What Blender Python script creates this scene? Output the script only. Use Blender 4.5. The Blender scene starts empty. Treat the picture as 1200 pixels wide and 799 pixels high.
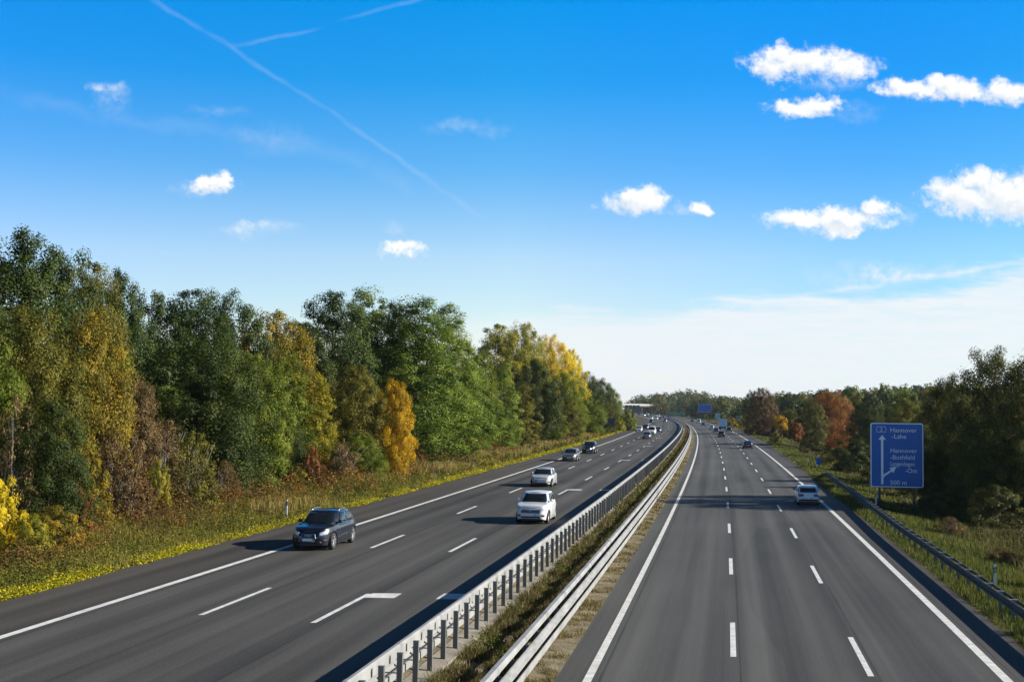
import bpy, bmesh, math, random
import numpy as np
from mathutils import Vector, Matrix

R = math.radians
sc = bpy.context.scene
COL = sc.collection

# ------------------------------------------------------------------ camera
F, PIT, ROLL, H = 1414.0, R(3.04), R(0.68), 7.36      # focal length in px of a 1200 px wide frame
cam_d = bpy.data.cameras.new("camera")
cam = bpy.data.objects.new("camera", cam_d)
COL.objects.link(cam)
cam_d.sensor_width = 36.0
cam_d.lens = 36.0 * F / 1200.0
cam_d.clip_start, cam_d.clip_end = 0.2, 20000
cam.matrix_world = (Matrix.Translation((0, 0, H)) @ Matrix.Rotation(PIT, 4, 'X')
                    @ Matrix.Rotation(R(90), 4, 'X') @ Matrix.Rotation(ROLL, 4, 'Z'))
sc.camera = cam

SUN_EL, SUN_AZ = R(24.0), R(90.0 - 3.0)               # azimuth from +Y towards +X
SUN_STRENGTH, SKY_STRENGTH, EXPOSURE = 4.6, 0.10, 1.0

vs = sc.view_settings
vs.view_transform, vs.look, vs.exposure, vs.gamma = 'Standard', 'None', EXPOSURE, 1.0
vs.use_curve_mapping = False
sc.cycles.max_bounces = 6
sc.cycles.diffuse_bounces = 3
sc.cycles.glossy_bounces = 3
sc.cycles.transmission_bounces = 4
sc.cycles.transparent_max_bounces = 4
sc.cycles.use_denoising = True
sc.cycles.sample_clamp_indirect = 6.0


def ray(px, py):
    u, v = (px - 600) / F, (399.5 - py) / F
    c, s = math.cos(ROLL), math.sin(ROLL)
    u, v = c * u - s * v, s * u + c * v
    c, s = math.cos(PIT), math.sin(PIT)
    return u, c - s * v, s + c * v


def at(px, py, Y):
    """The point at forward distance Y seen at photo pixel (px, py)."""
    d = ray(px, py)
    t = Y / d[1]
    return d[0] * t, Y, H + d[2] * t


def uv(px, py):
    d = ray(px, py)
    return d[0] / d[1], d[2] / d[1]


# ------------------------------------------------------------------ world: sky and clouds
def build_world():
    w = bpy.data.worlds.new("World")
    sc.world = w
    w.use_nodes = True
    nt = w.node_tree
    nt.nodes.clear()
    N, Lk = nt.nodes.new, nt.links.new

    def math_(op, a, b=None, c=None, clamp=False):
        n = N("ShaderNodeMath")
        n.operation = op
        n.use_clamp = clamp
        for i, x in enumerate((a, b, c)):
            if x is None:
                continue
            if isinstance(x, (int, float)):
                n.inputs[i].default_value = x
            else:
                Lk(x, n.inputs[i])
        return n.outputs[0]

    def vmath(op, a, b=None, c=None):
        n = N("ShaderNodeVectorMath")
        n.operation = op
        for i, x in enumerate((a, b, c)):
            if x is None:
                continue
            if isinstance(x, tuple):
                n.inputs[i].default_value = x
            else:
                Lk(x, n.inputs[i])
        return n.outputs['Value'] if op == 'LENGTH' else n.outputs['Vector']

    def smooth(x, lo, hi):
        n = N("ShaderNodeMapRange")
        n.interpolation_type = 'SMOOTHSTEP'
        Lk(x, n.inputs['Value'])
        n.inputs['From Min'].default_value = lo
        n.inputs['From Max'].default_value = hi
        return n.outputs['Result']

    def noise(vec, scale, detail=6.0, rough=0.55, dim='3D'):
        n = N("ShaderNodeTexNoise")
        n.noise_dimensions = dim
        Lk(vec, n.inputs['Vector'])
        n.inputs['Scale'].default_value = scale
        n.inputs['Detail'].default_value = detail
        n.inputs['Roughness'].default_value = rough
        return n.outputs['Fac']

    tc = N("ShaderNodeTexCoord")
    direc = tc.outputs['Generated']
    sep = N("ShaderNodeSeparateXYZ")
    Lk(direc, sep.inputs[0])
    X, Y, Z = sep.outputs
    sky = N("ShaderNodeTexSky")
    sky.sky_type = 'NISHITA'
    sky.sun_disc = False
    sky.sun_elevation = SUN_EL
    sky.sun_rotation = SUN_AZ
    sky.altitude = 50
    sky.air_density = 1.0
    sky.dust_density = 0.15
    sky.ozone_density = 1.5
    # the deep clear autumn blue: richer with height, pale at the horizon, dimmed overhead to cut fill light
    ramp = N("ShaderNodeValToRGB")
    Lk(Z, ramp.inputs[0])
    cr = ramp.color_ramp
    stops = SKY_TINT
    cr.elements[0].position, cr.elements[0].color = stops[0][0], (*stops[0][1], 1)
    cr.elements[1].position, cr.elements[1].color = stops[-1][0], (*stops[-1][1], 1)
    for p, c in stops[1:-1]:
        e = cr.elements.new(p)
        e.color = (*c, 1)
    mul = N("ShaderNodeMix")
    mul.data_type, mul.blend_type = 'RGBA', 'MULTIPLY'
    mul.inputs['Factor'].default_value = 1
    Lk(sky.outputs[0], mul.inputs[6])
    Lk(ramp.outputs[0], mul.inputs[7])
    # ... and it keeps its blue towards the right, the tint cancelling the sky model's sun glow
    half = N("ShaderNodeMath")
    half.operation = 'MULTIPLY_ADD'
    half.inputs[1].default_value = half.inputs[2].default_value = 0.5
    Lk(X, half.inputs[0])
    ramp2 = N("ShaderNodeValToRGB")
    Lk(half.outputs[0], ramp2.inputs[0])
    cr2 = ramp2.color_ramp
    az = [(-1.0, (.85, .82, .92)), (-.40, (.85, .82, .92)), (-.2, (.92, .88, .93)), (0, (1, .93, .94)), (.07, (.93, .88, .94)), (.18, (.77, .83, .93)),
          (.28, (.61, .76, .88)), (.42, (.55, .74, .80)), (1, (.6, .75, .85))]
    cr2.elements[0].position, cr2.elements[0].color = 0.0, (*az[0][1], 1)
    cr2.elements[1].position, cr2.elements[1].color = 1.0, (*az[-1][1], 1)
    for p, c in az[1:-1]:
        cr2.elements.new(p * .5 + .5).color = (*c, 1)
    mul2 = N("ShaderNodeMix")
    mul2.data_type, mul2.blend_type = 'RGBA', 'MULTIPLY'
    mul2.inputs['Factor'].default_value = 1
    Lk(mul.outputs[2], mul2.inputs[6])
    Lk(ramp2.outputs[0], mul2.inputs[7])
    base = mul2.outputs[2]

    Yc = math_('MAXIMUM', Y, 0.05)
    u = math_('DIVIDE', X, Yc)
    v = math_('DIVIDE', Z, Yc)
    cmb = N("ShaderNodeCombineXYZ")
    Lk(u, cmb.inputs[0])
    Lk(v, cmb.inputs[1])
    uvv = cmb.outputs[0]
    ahead = smooth(Y, 0.1, 0.3)
    # soft billows: distort the lookup, then take the nearest of many ellipses
    nz1 = N("ShaderNodeTexNoise")
    nz1.inputs['Scale'].default_value = 38
    nz1.inputs['Detail'].default_value = 7
    nz1.inputs['Roughness'].default_value = 0.62
    Lk(uvv, nz1.inputs['Vector'])
    warp = vmath('MULTIPLY', vmath('SUBTRACT', nz1.outputs['Color'], (0.5, 0.5, 0.5)), (0.040, 0.028, 0))
    wuv = vmath('ADD', uvv, warp)
    wup = vmath('ADD', wuv, (0.004, 0.0075, 0))         # a little higher and sunward: how much cloud stands above
    d = dup_ = None
    for (px, py, rx, ry) in CLOUDS:
        cu, cv = uv(px, py)
        ru, rv = rx * 1.12 / F, ry * 1.12 / F
        ln = vmath('LENGTH', vmath('MULTIPLY_ADD', wuv, (1 / ru, 1 / rv, 0), (-cu / ru, -cv / rv, 0)))
        d = ln if d is None else math_('SMOOTH_MIN', d, ln, 0.25)
        l2 = vmath('LENGTH', vmath('MULTIPLY_ADD', wup, (1 / ru, 1 / rv, 0), (-cu / ru, -cv / rv, 0)))
        dup_ = l2 if dup_ is None else math_('SMOOTH_MIN', dup_, l2, 0.25)
    fine = noise(uvv, 95, 9, 0.66)
    fine2 = noise(vmath('ADD', uvv, (0.004, 0.0075, 0)), 95, 6, 0.66)
    dens = math_('ADD', math_('SUBTRACT', 1.0, d), math_('MULTIPLY', math_('SUBTRACT', fine, 0.5), 1.5))
    above = math_('ADD', math_('SUBTRACT', 1.0, dup_), math_('MULTIPLY', math_('SUBTRACT', fine2, 0.5), 1.5))
    cum = smooth(dens, -0.08, 0.66)
    shade = smooth(math_('SUBTRACT', above, math_('MULTIPLY', dens, 0.35)), 0.0, 0.75)
    wis = None
    for (px, py, rx, ry, k) in WISPS:
        cu, cv = uv(px, py)
        ru, rv = rx / F, ry / F
        q = vmath('MULTIPLY_ADD', wuv, (1 / ru, 1 / rv, 0), (-cu / ru, -cv / rv, 0))
        m = math_('MULTIPLY', math_('SUBTRACT', 1.0, vmath('LENGTH', q), clamp=True), k)
        wis = m if wis is None else math_('ADD', wis, m)
    wis = math_('MULTIPLY', wis, smooth(fine, 0.25, 0.75), clamp=True)

    def trail(pts, width, k, fade=0.01):
        """A vapour trail along u = q(v) (or v = q(u)), with ragged sides."""
        P = [uv(*p) for p in pts]
        flat = abs(P[-1][0] - P[0][0]) > 2.2 * abs(P[-1][1] - P[0][1])
        a = np.array([p[0] if flat else p[1] for p in P])
        b = np.array([p[1] if flat else p[0] for p in P])
        c2, c1, c0 = np.polyfit(a, b, 2) if len(P) > 2 else (0, *np.polyfit(a, b, 1))
        s = u if flat else v
        o = v if flat else u
        f = math_('MULTIPLY_ADD', math_('MULTIPLY_ADD', s, float(c2), float(c1)), s, float(c0))
        wob = noise(uvv, 24, 7, 0.68)
        wob2 = noise(uvv, 7, 3, 0.6)
        off = math_('ADD', math_('SUBTRACT', o, f), math_('MULTIPLY', math_('SUBTRACT', wob, 0.5), width * 3.2))
        off = math_('ADD', off, math_('MULTIPLY', math_('SUBTRACT', wob2, 0.5), width * 4.5))
        m = math_('SUBTRACT', 1.0, smooth(math_('ABSOLUTE', off), 0.0, width * 1.15))
        lo, hi = float(a.min()), float(a.max())
        m = math_('MULTIPLY', m, math_('MULTIPLY', smooth(s, lo - fade, lo + fade), math_('SUBTRACT', 1.0, smooth(s, hi - fade, hi + fade))))
        pat = noise(uvv, 30, 3, 0.5)
        return math_('MULTIPLY', m, math_('MULTIPLY', smooth(pat, 0.15, 0.7), k))
    for t in TRAILS:
        wis = math_('ADD', wis, trail(*t), clamp=True)

    # the sheet of thin high cloud low over the road, thicker to the right
    st = vmath('MULTIPLY', uvv, (1.0, 5.0, 1.0))
    n2 = noise(st, 7, 6, 0.6)
    n3 = noise(vmath('MULTIPLY', uvv, (1.0, 7.0, 1.0)), 20, 5, 0.6)
    (u0, v0), (u1, v1), (u2, v2) = uv(560, 366), uv(860, 352), uv(1200, 306)
    c2, c1, c0 = np.polyfit([u0, u1, u2], [v0, v1, v2], 2)
    top = math_('MULTIPLY_ADD', math_('MULTIPLY_ADD', u, float(c2), float(c1)), u, float(c0))
    hgt = math_('SUBTRACT', top, v)
    hgt = math_('ADD', hgt, math_('MULTIPLY', math_('SUBTRACT', n2, 0.5), 0.060))
    hgt = math_('ADD', hgt, math_('MULTIPLY', math_('SUBTRACT', n3, 0.5), 0.022))
    sheet = smooth(hgt, -0.003, 0.017)
    side = smooth(u, uv(470, 400)[0], uv(660, 400)[0])
    sheet = math_('MULTIPLY', math_('MULTIPLY', sheet, side), math_('ADD', 0.40, math_('MULTIPLY', n3, 0.95)), clamp=True)
    sheet = math_('MULTIPLY', sheet, smooth(v, -0.05, 0.0))

    def mixc(a, fac, col):
        m = N("ShaderNodeMix")
        m.data_type = 'RGBA'
        m.clamp_factor = True
        Lk(math_('MULTIPLY', fac, ahead), m.inputs['Factor'])
        Lk(a, m.inputs[6])
        m.inputs[7].default_value = (*col, 1)
        return m.outputs[2]
    base = mixc(base, sheet, SHEET_COL)
    base = mixc(base, wis, (4.3, 4.6, 4.9))
    # cumulus: white tops, grey-blue self-shadow mixed into the colour below
    cc = N("ShaderNodeMix")
    cc.data_type = 'RGBA'
    Lk(shade, cc.inputs['Factor'])
    cc.inputs[6].default_value = (5.3, 5.3, 5.25, 1)
    cc.inputs[7].default_value = (4.0, 4.3, 4.7, 1)
    m = N("ShaderNodeMix")
    m.data_type = 'RGBA'
    Lk(math_('MULTIPLY', cum, ahead), m.inputs['Factor'])
    Lk(base, m.inputs[6])
    Lk(cc.outputs[2], m.inputs[7])
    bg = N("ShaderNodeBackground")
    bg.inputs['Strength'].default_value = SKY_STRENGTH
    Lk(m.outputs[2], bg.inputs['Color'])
    out = N("ShaderNodeOutputWorld")
    Lk(bg.outputs[0], out.inputs[0])
    w.cycles.sampling_method = 'MANUAL'
    w.cycles.sample_map_resolution = 512


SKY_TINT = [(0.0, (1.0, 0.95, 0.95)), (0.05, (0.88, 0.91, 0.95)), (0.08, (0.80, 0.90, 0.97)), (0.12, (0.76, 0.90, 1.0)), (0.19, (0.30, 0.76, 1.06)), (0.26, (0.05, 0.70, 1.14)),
            (0.32, (0.0, 0.71, 1.25)), (0.42, (0.05, 0.28, 0.50)), (0.6, (0.09, 0.15, 0.20)), (1.0, (0.09, 0.13, 0.17))]  # overhead stops darkened to weaken the blue fill on the ground
SHEET_COL = (4.35, 4.62, 4.85)
CLOUDS = [  # px, py, rx, ry of the photograph's white cumulus
    (905, 78, 36, 20), (945, 70, 50, 18), (995, 76, 38, 17), (915, 62, 22, 14),
    (932, 125, 34, 12), (962, 122, 22, 13),
    (1068, 102, 40, 13), (1120, 106, 46, 16), (1180, 110, 44, 17), (1110, 95, 26, 10),
    (748, 238, 40, 16), (822, 244, 13, 9), (735, 232, 20, 10),
    (935, 256, 44, 13), (985, 258, 60, 15), (1028, 245, 26, 13), (985, 270, 26, 11),
    (1125, 232, 44, 24), (1180, 232, 64, 30), (1150, 212, 30, 18), (1215, 240, 60, 30),
    (243, 218, 32, 12), (262, 214, 14, 12), (472, 294, 25, 9),
]
WISPS = [
    (128, 115, 26, 22, 0.4), (121, 104, 24, 9, 0.9), (1040, 322, 40, 9, 0.8), (298, 264, 50, 9, 0.7), (545, 152, 60, 12, 0.3), (255, 131, 50, 9, 0.2), (320, 165, 60, 24, 0.15),
    (975, 95, 50, 14, 0.5), (1000, 130, 40, 16, 0.3), (1060, 255, 16, 16, 0.5), (800, 246, 18, 10, 0.6),
    (300, 268, 60, 12, 0.45), (460, 268, 20, 8, 0.4), (235, 222, 46, 16, 0.5), (1010, 325, 90, 20, 0.5), (1130, 318, 120, 14, 0.6),
]
TRAILS = [
    ([(165, -8), (235, 35), (310, 88), (400, 140), (470, 186), (520, 222), (556, 256)], 8 / F, 0.115),
    ([(276, 55), (370, 35)], 3.5 / F, 0.11), ([(404, 22), (505, -2)], 3.5 / F, 0.11),
    ([(0, 108), (240, 150), (480, 215)], 14 / F, 0.07),
    ([(930, 348), (1060, 330), (1215, 303)], 5 / F, 0.5),
]
build_world()

sun_d = bpy.data.lights.new("sun", 'SUN')
sun_d.energy, sun_d.angle, sun_d.color = SUN_STRENGTH, R(0.5), (1.0, 0.93, 0.82)
sun = bpy.data.objects.new("sun", sun_d)
COL.objects.link(sun)
_sd = Vector((math.sin(SUN_AZ) * math.cos(SUN_EL), math.cos(SUN_AZ) * math.cos(SUN_EL), math.sin(SUN_EL)))
sun.rotation_euler = _sd.to_track_quat('Z', 'Y').to_euler()


# ------------------------------------------------------------------ the road's line
def cx(Y):
    return -3.84 + .1834 * Y - 5.43e-5 * Y * Y - (2e-5 * (Y - 300) ** 2 if Y > 300 else 0)


def slope(Y):
    return .1834 - 1.086e-4 * Y - (4e-5 * (Y - 300) if Y > 300 else 0)


def rp(Y, off, z=0.0):
    """Point of the road corridor: off metres right of the fast-lane edge line of the right carriageway."""
    return (cx(Y) + off * math.sqrt(1 + slope(Y) ** 2), Y, z)


def heading(Y):
    return -math.atan(slope(Y))          # rotation about Z that turns +Y into the road's direction


ZL = 0.83                                 # the left carriageway lies a little higher

# ------------------------------------------------------------------ tagging and mesh helpers


def tag(o, label=None, cat=None, group=None, kind=None):
    for k, x in (('label', label), ('category', cat), ('group', group), ('kind', kind)):
        if x:
            o[k] = x
    return o


def empty(name, loc=(0, 0, 0), rz=0.0):
    o = bpy.data.objects.new(name, None)
    COL.objects.link(o)
    o.location = loc
    o.rotation_euler = (0, 0, rz)
    o.empty_display_size = 0.2
    return o


class MB:
    def __init__(self):
        self.v, self.f, self.m = [], [], []

    def add(self, verts, faces, mi=0):
        b = len(self.v)
        self.v.extend([tuple(x) for x in verts])
        for fc in faces:
            self.f.append(tuple(b + i for i in fc))
            self.m.append(mi)
        return self

    def box(self, c, s, rz=0.0, mi=0, ry=0.0):
        hx, hy, hz = s[0] / 2, s[1] / 2, s[2] / 2
        vv = []
        m = Matrix.Rotation(rz, 3, 'Z') @ Matrix.Rotation(ry, 3, 'Y')
        for z in (-hz, hz):
            for x, y in ((-hx, -hy), (hx, -hy), (hx, hy), (-hx, hy)):
                p = m @ Vector((x, y, z))
                vv.append((c[0] + p.x, c[1] + p.y, c[2] + p.z))
        return self.add(vv, [(3, 2, 1, 0), (4, 5, 6, 7), (0, 1, 5, 4), (1, 2, 6, 5), (2, 3, 7, 6), (3, 0, 4, 7)], mi)

    def grid(self, P, mi=0, closed_u=False, flip=False):
        """P[i][j] -> quads."""
        n, k = len(P), len(P[0])
        vv = [p for row in P for p in row]
        ff = []
        for i in range(n if closed_u else n - 1):
            for j in range(k - 1):
                a, b = i * k + j, ((i + 1) % n) * k + j
                q = (a, b, b + 1, a + 1)
                ff.append(q[::-1] if flip else q)
        return self.add(vv, ff, mi)

    def tube(self, pts, radii, n=8, mi=0, caps=True):
        pts = [Vector(p) for p in pts]
        rings = []
        up = Vector((0.31, 0.17, 0.93))
        for i, p in enumerate(pts):
            t = (pts[min(i + 1, len(pts) - 1)] - pts[max(i - 1, 0)]).normalized()
            a = t.cross(up)
            if a.length < 1e-4:
                a = t.cross(Vector((1, 0, 0)))
            a.normalize()
            b = t.cross(a)
            r = radii[i] if isinstance(radii, (list, tuple)) else radii
            rings.append([p + (a * math.cos(2 * math.pi * k / n) + b * math.sin(2 * math.pi * k / n)) * r for k in range(n)])
        vv = [q for rg in rings for q in rg]
        ff = []
        for i in range(len(pts) - 1):
            for k in range(n):
                a, b = i * n + k, i * n + (k + 1) % n
                ff.append((a, b, b + n, a + n))
        if caps:
            ff.append(tuple(range(n - 1, -1, -1)))
            ff.append(tuple((len(pts) - 1) * n + k for k in range(n)))
        return self.add(vv, ff, mi)

    def lathe_x(self, prof, n=24, mi=0, cx_=0.0):
        """prof: (x, r) pairs, turned about the X axis."""
        P = []
        for k in range(n):
            a = 2 * math.pi * k / n
            P.append([(x + cx_, r * math.cos(a), r * math.sin(a)) for x, r in prof])
        return self.grid(P, mi, closed_u=True)

    def build(self, name, mats, parent=None, smooth=False, bevel=0.0):
        me = bpy.data.meshes.new(name)
        me.from_pydata(self.v, [], self.f)
        if not isinstance(mats, (list, tuple)):
            mats = [mats]
        for m in mats:
            me.materials.append(m)
        me.polygons.foreach_set('material_index', self.m)
        if smooth:
            me.polygons.foreach_set('use_smooth', [True] * len(me.polygons))
        me.update()
        o = bpy.data.objects.new(name, me)
        COL.objects.link(o)
        if parent is not None:
            o.parent = parent
        if bevel > 0:
            b = o.modifiers.new('bevel', 'BEVEL')
            b.width, b.segments, b.limit_method = bevel, 2, 'ANGLE'
        return o


def sweep(mb, prof, ys, mi=0, closed=False):
    """prof: (off, z) or callables of Y; swept along the road."""
    P = []
    for Y in ys:
        P.append([rp(Y, o(Y) if callable(o) else o, z(Y) if callable(z) else z) for o, z in prof])
    if closed:
        P = [row + row[:1] for row in P]
    mb.grid(P, mi, flip=True)
    return mb


def frange(a, b, step):
    n = max(1, int(round((b - a) / step)))
    return [a + (b - a) * i / n for i in range(n + 1)]


# ------------------------------------------------------------------ materials
def mat(name, col, rough=0.6, metal=0.0, spec=0.5, coat=0.0, noise=0.0, nscale=8.0, bump=0.0, bscale=40.0, emit=None):
    m = bpy.data.materials.new(name)
    m.use_nodes = True
    nt = m.node_tree
    b = nt.nodes['Principled BSDF']
    b.inputs['Base Color'].default_value = (*col, 1)
    b.inputs['Roughness'].default_value = rough
    b.inputs['Metallic'].default_value = metal
    b.inputs['Specular IOR Level'].default_value = spec
    b.inputs['Coat Weight'].default_value = coat
    b.inputs['Coat Roughness'].default_value = 0.05
    if noise > 0 or bump > 0:
        tc = nt.nodes.new('ShaderNodeTexCoord')
    if noise > 0:
        nz = nt.nodes.new('ShaderNodeTexNoise')
        nz.inputs['Scale'].default_value = nscale
        nz.inputs['Detail'].default_value = 6
        nt.links.new(tc.outputs['Object'], nz.inputs['Vector'])
        mr = nt.nodes.new('ShaderNodeMapRange')
        mr.inputs['To Min'].default_value = 1 - noise
        mr.inputs['To Max'].default_value = 1 + noise
        mr.inputs['From Min'].default_value = 0.25
        mr.inputs['From Max'].default_value = 0.75
        nt.links.new(nz.outputs['Fac'], mr.inputs['Value'])
        mx = nt.nodes.new('ShaderNodeMix')
        mx.data_type, mx.blend_type = 'RGBA', 'MULTIPLY'
        mx.inputs['Factor'].default_value = 1
        mx.inputs[6].default_value = (*col, 1)
        nt.links.new(mr.outputs[0], mx.inputs[7])
        nt.links.new(mx.outputs[2], b.inputs['Base Color'])
    if bump > 0:
        nb = nt.nodes.new('ShaderNodeTexNoise')
        nb.inputs['Scale'].default_value = bscale
        nb.inputs['Detail'].default_value = 4
        nt.links.new(tc.outputs['Object'], nb.inputs['Vector'])
        bp = nt.nodes.new('ShaderNodeBump')
        bp.inputs['Strength'].default_value = bump
        bp.inputs['Distance'].default_value = 0.02
        nt.links.new(nb.outputs['Fac'], bp.inputs['Height'])
        nt.links.new(bp.outputs[0], b.inputs['Normal'])
    return m


def leaf_mat(name, cols, trans=0.3, rough=0.55, var=0.10):
    """cols: three colours picked leaf by leaf."""
    m = bpy.data.materials.new(name)
    m.use_nodes = True
    nt = m.node_tree
    nt.nodes.clear()
    N, L = nt.nodes.new, nt.links.new
    at_ = N('ShaderNodeAttribute')
    at_.attribute_name = 'tint'
    rp_ = N('ShaderNodeValToRGB')
    cr = rp_.color_ramp
    cr.elements[0].position, cr.elements[0].color = 0.0, (*cols[0], 1)
    cr.elements[1].position, cr.elements[1].color = 1.0, (*cols[-1], 1)
    for i, c in enumerate(cols[1:-1]):
        e = cr.elements.new((i + 1) / (len(cols) - 1))
        e.color = (*c, 1)
    L(at_.outputs['Fac'], rp_.inputs[0])
    oi = N('ShaderNodeObjectInfo')
    hs = N('ShaderNodeHueSaturation')
    mh = N('ShaderNodeMapRange')
    mh.inputs['To Min'].default_value, mh.inputs['To Max'].default_value = 0.492, 0.508
    L(oi.outputs['Random'], mh.inputs['Value'])
    L(mh.outputs[0], hs.inputs['Hue'])
    mv = N('ShaderNodeMapRange')
    mv.inputs['To Min'].default_value, mv.inputs['To Max'].default_value = 1 + var, 1 - var
    L(oi.outputs['Random'], mv.inputs['Value'])
    L(mv.outputs[0], hs.inputs['Value'])
    L(rp_.outputs[0], hs.inputs['Color'])
    pb = N('ShaderNodeBsdfPrincipled')
    pb.inputs['Roughness'].default_value = rough
    pb.inputs['Specular IOR Level'].default_value = 0.15
    L(hs.outputs[0], pb.inputs['Base Color'])
    tr = N('ShaderNodeBsdfTranslucent')
    L(hs.outputs[0], tr.inputs['Color'])
    mx = N('ShaderNodeMixShader')
    mx.inputs[0].default_value = trans
    L(pb.outputs[0], mx.inputs[1])
    L(tr.outputs[0], mx.inputs[2])
    out = N('ShaderNodeOutputMaterial')
    L(mx.outputs[0], out.inputs[0])
    return m


def asphalt_mat(name, col_a, col_b, lane0, lanew, shoulder=None, seed=0.0):
    """Worn asphalt: grain, long streaks along the lanes, polished wheel tracks, patchy tone."""
    m = bpy.data.materials.new(name)
    m.use_nodes = True
    nt = m.node_tree
    b = nt.nodes['Principled BSDF']
    N, L = nt.nodes.new, nt.links.new
    uvn = N('ShaderNodeUVMap')
    uvn.uv_map = 'road'
    sep = N('ShaderNodeSeparateXYZ')
    L(uvn.outputs[0], sep.inputs[0])

    def noise(sx, sy, detail, rough=0.6, off=0.0):
        mp = N('ShaderNodeVectorMath')
        mp.operation = 'MULTIPLY_ADD'
        mp.inputs[1].default_value = (sx, sy, 1)
        mp.inputs[2].default_value = (seed + off, seed, 0)
        L(uvn.outputs[0], mp.inputs[0])
        n = N('ShaderNodeTexNoise')
        n.inputs['Scale'].default_value = 1
        n.inputs['Detail'].default_value = detail
        n.inputs['Roughness'].default_value = rough
        L(mp.outputs[0], n.inputs['Vector'])
        return n.outputs['Fac']

    def m_(op, a, bb=None, c=None):
        n = N('ShaderNodeMath')
        n.operation = op
        for i, x in enumerate((a, bb, c)):
            if x is None:
                continue
            if isinstance(x, (int, float)):
                n.inputs[i].default_value = x
            else:
                L(x, n.inputs[i])
        return n.outputs[0]
    streak = noise(1.3, 0.012, 5)
    patch = noise(0.12, 0.05, 4, off=7)
    grain = noise(14, 14, 3, 0.7, off=3)
    fine = noise(45, 45, 2, 0.7, off=9)
    ph = m_('MULTIPLY', m_('SUBTRACT', sep.outputs[0], lane0), 2 * math.pi * 2 / lanew)
    tracks = m_('COSINE', ph)
    t = m_('MULTIPLY_ADD', m_('SUBTRACT', streak, 0.5), 1.6, 0.5)
    t = m_('MULTIPLY_ADD', tracks, -0.15, t)
    t = m_('MULTIPLY_ADD', m_('SUBTRACT', patch, 0.5), 0.8, t)
    t = m_('MULTIPLY_ADD', m_('SUBTRACT', grain, 0.5), 1.3, t)
    t = m_('MULTIPLY_ADD', m_('SUBTRACT', fine, 0.5), 0.9, t)
    # paving seams beside the lane lines, darker repaired stretches
    per = m_('ABSOLUTE', m_('SUBTRACT', m_('FRACT', m_('DIVIDE', m_('SUBTRACT', sep.outputs[0], lane0 + .32), lanew)), 0.5))
    wav = m_('MULTIPLY', m_('SUBTRACT', noise(.3, .15, 3, off=21), 0.5), 0.03)
    seam = m_('GREATER_THAN', m_('ADD', per, wav), 0.492)
    t = m_('MULTIPLY_ADD', seam, -0.5, t)
    vor = N('ShaderNodeTexVoronoi')
    vor.feature = 'F1'
    vor.distance = 'CHEBYCHEV'
    vv = N('ShaderNodeVectorMath')
    vv.operation = 'MULTIPLY'
    vv.inputs[1].default_value = (1 / 3.9, 1 / 46.0, 1)
    L(uvn.outputs[0], vv.inputs[0])
    vor.inputs['Scale'].default_value = 1
    L(vv.outputs[0], vor.inputs['Vector'])
    sepc = N('ShaderNodeSeparateColor')
    L(vor.outputs['Color'], sepc.inputs[0])
    t = m_('MULTIPLY_ADD', m_('GREATER_THAN', sepc.outputs[0], 0.80), -0.16, t)
    ramp = N('ShaderNodeMix')
    ramp.data_type = 'RGBA'
    ramp.clamp_factor = True
    L(t, ramp.inputs['Factor'])
    ramp.inputs[6].default_value = (*col_a, 1)
    ramp.inputs[7].default_value = (*col_b, 1)
    colr = ramp.outputs[2]
    if shoulder:
        lo, hi, sa, sb = shoulder
        s = N('ShaderNodeMix')
        s.data_type = 'RGBA'
        s.clamp_factor = True
        L(t, s.inputs['Factor'])
        s.inputs[6].default_value = (*sa, 1)
        s.inputs[7].default_value = (*sb, 1)
        k = N('ShaderNodeMapRange')
        k.inputs['From Min'].default_value, k.inputs['From Max'].default_value = lo, hi
        L(sep.outputs[0], k.inputs['Value'])
        x = N('ShaderNodeMix')
        x.data_type = 'RGBA'
        L(k.outputs[0], x.inputs['Factor'])
        L(colr, x.inputs[6])
        L(s.outputs[2], x.inputs[7])
        colr = x.outputs[2]
    L(colr, b.inputs['Base Color'])
    b.inputs['Roughness'].default_value = 0.78
    b.inputs['Specular IOR Level'].default_value = 0.25
    bp = N('ShaderNodeBump')
    bp.inputs['Strength'].default_value = 0.5
    bp.inputs['Distance'].default_value = 0.01
    L(fine, bp.inputs['Height'])
    L(bp.outputs[0], b.inputs['Normal'])
    return m


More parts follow.
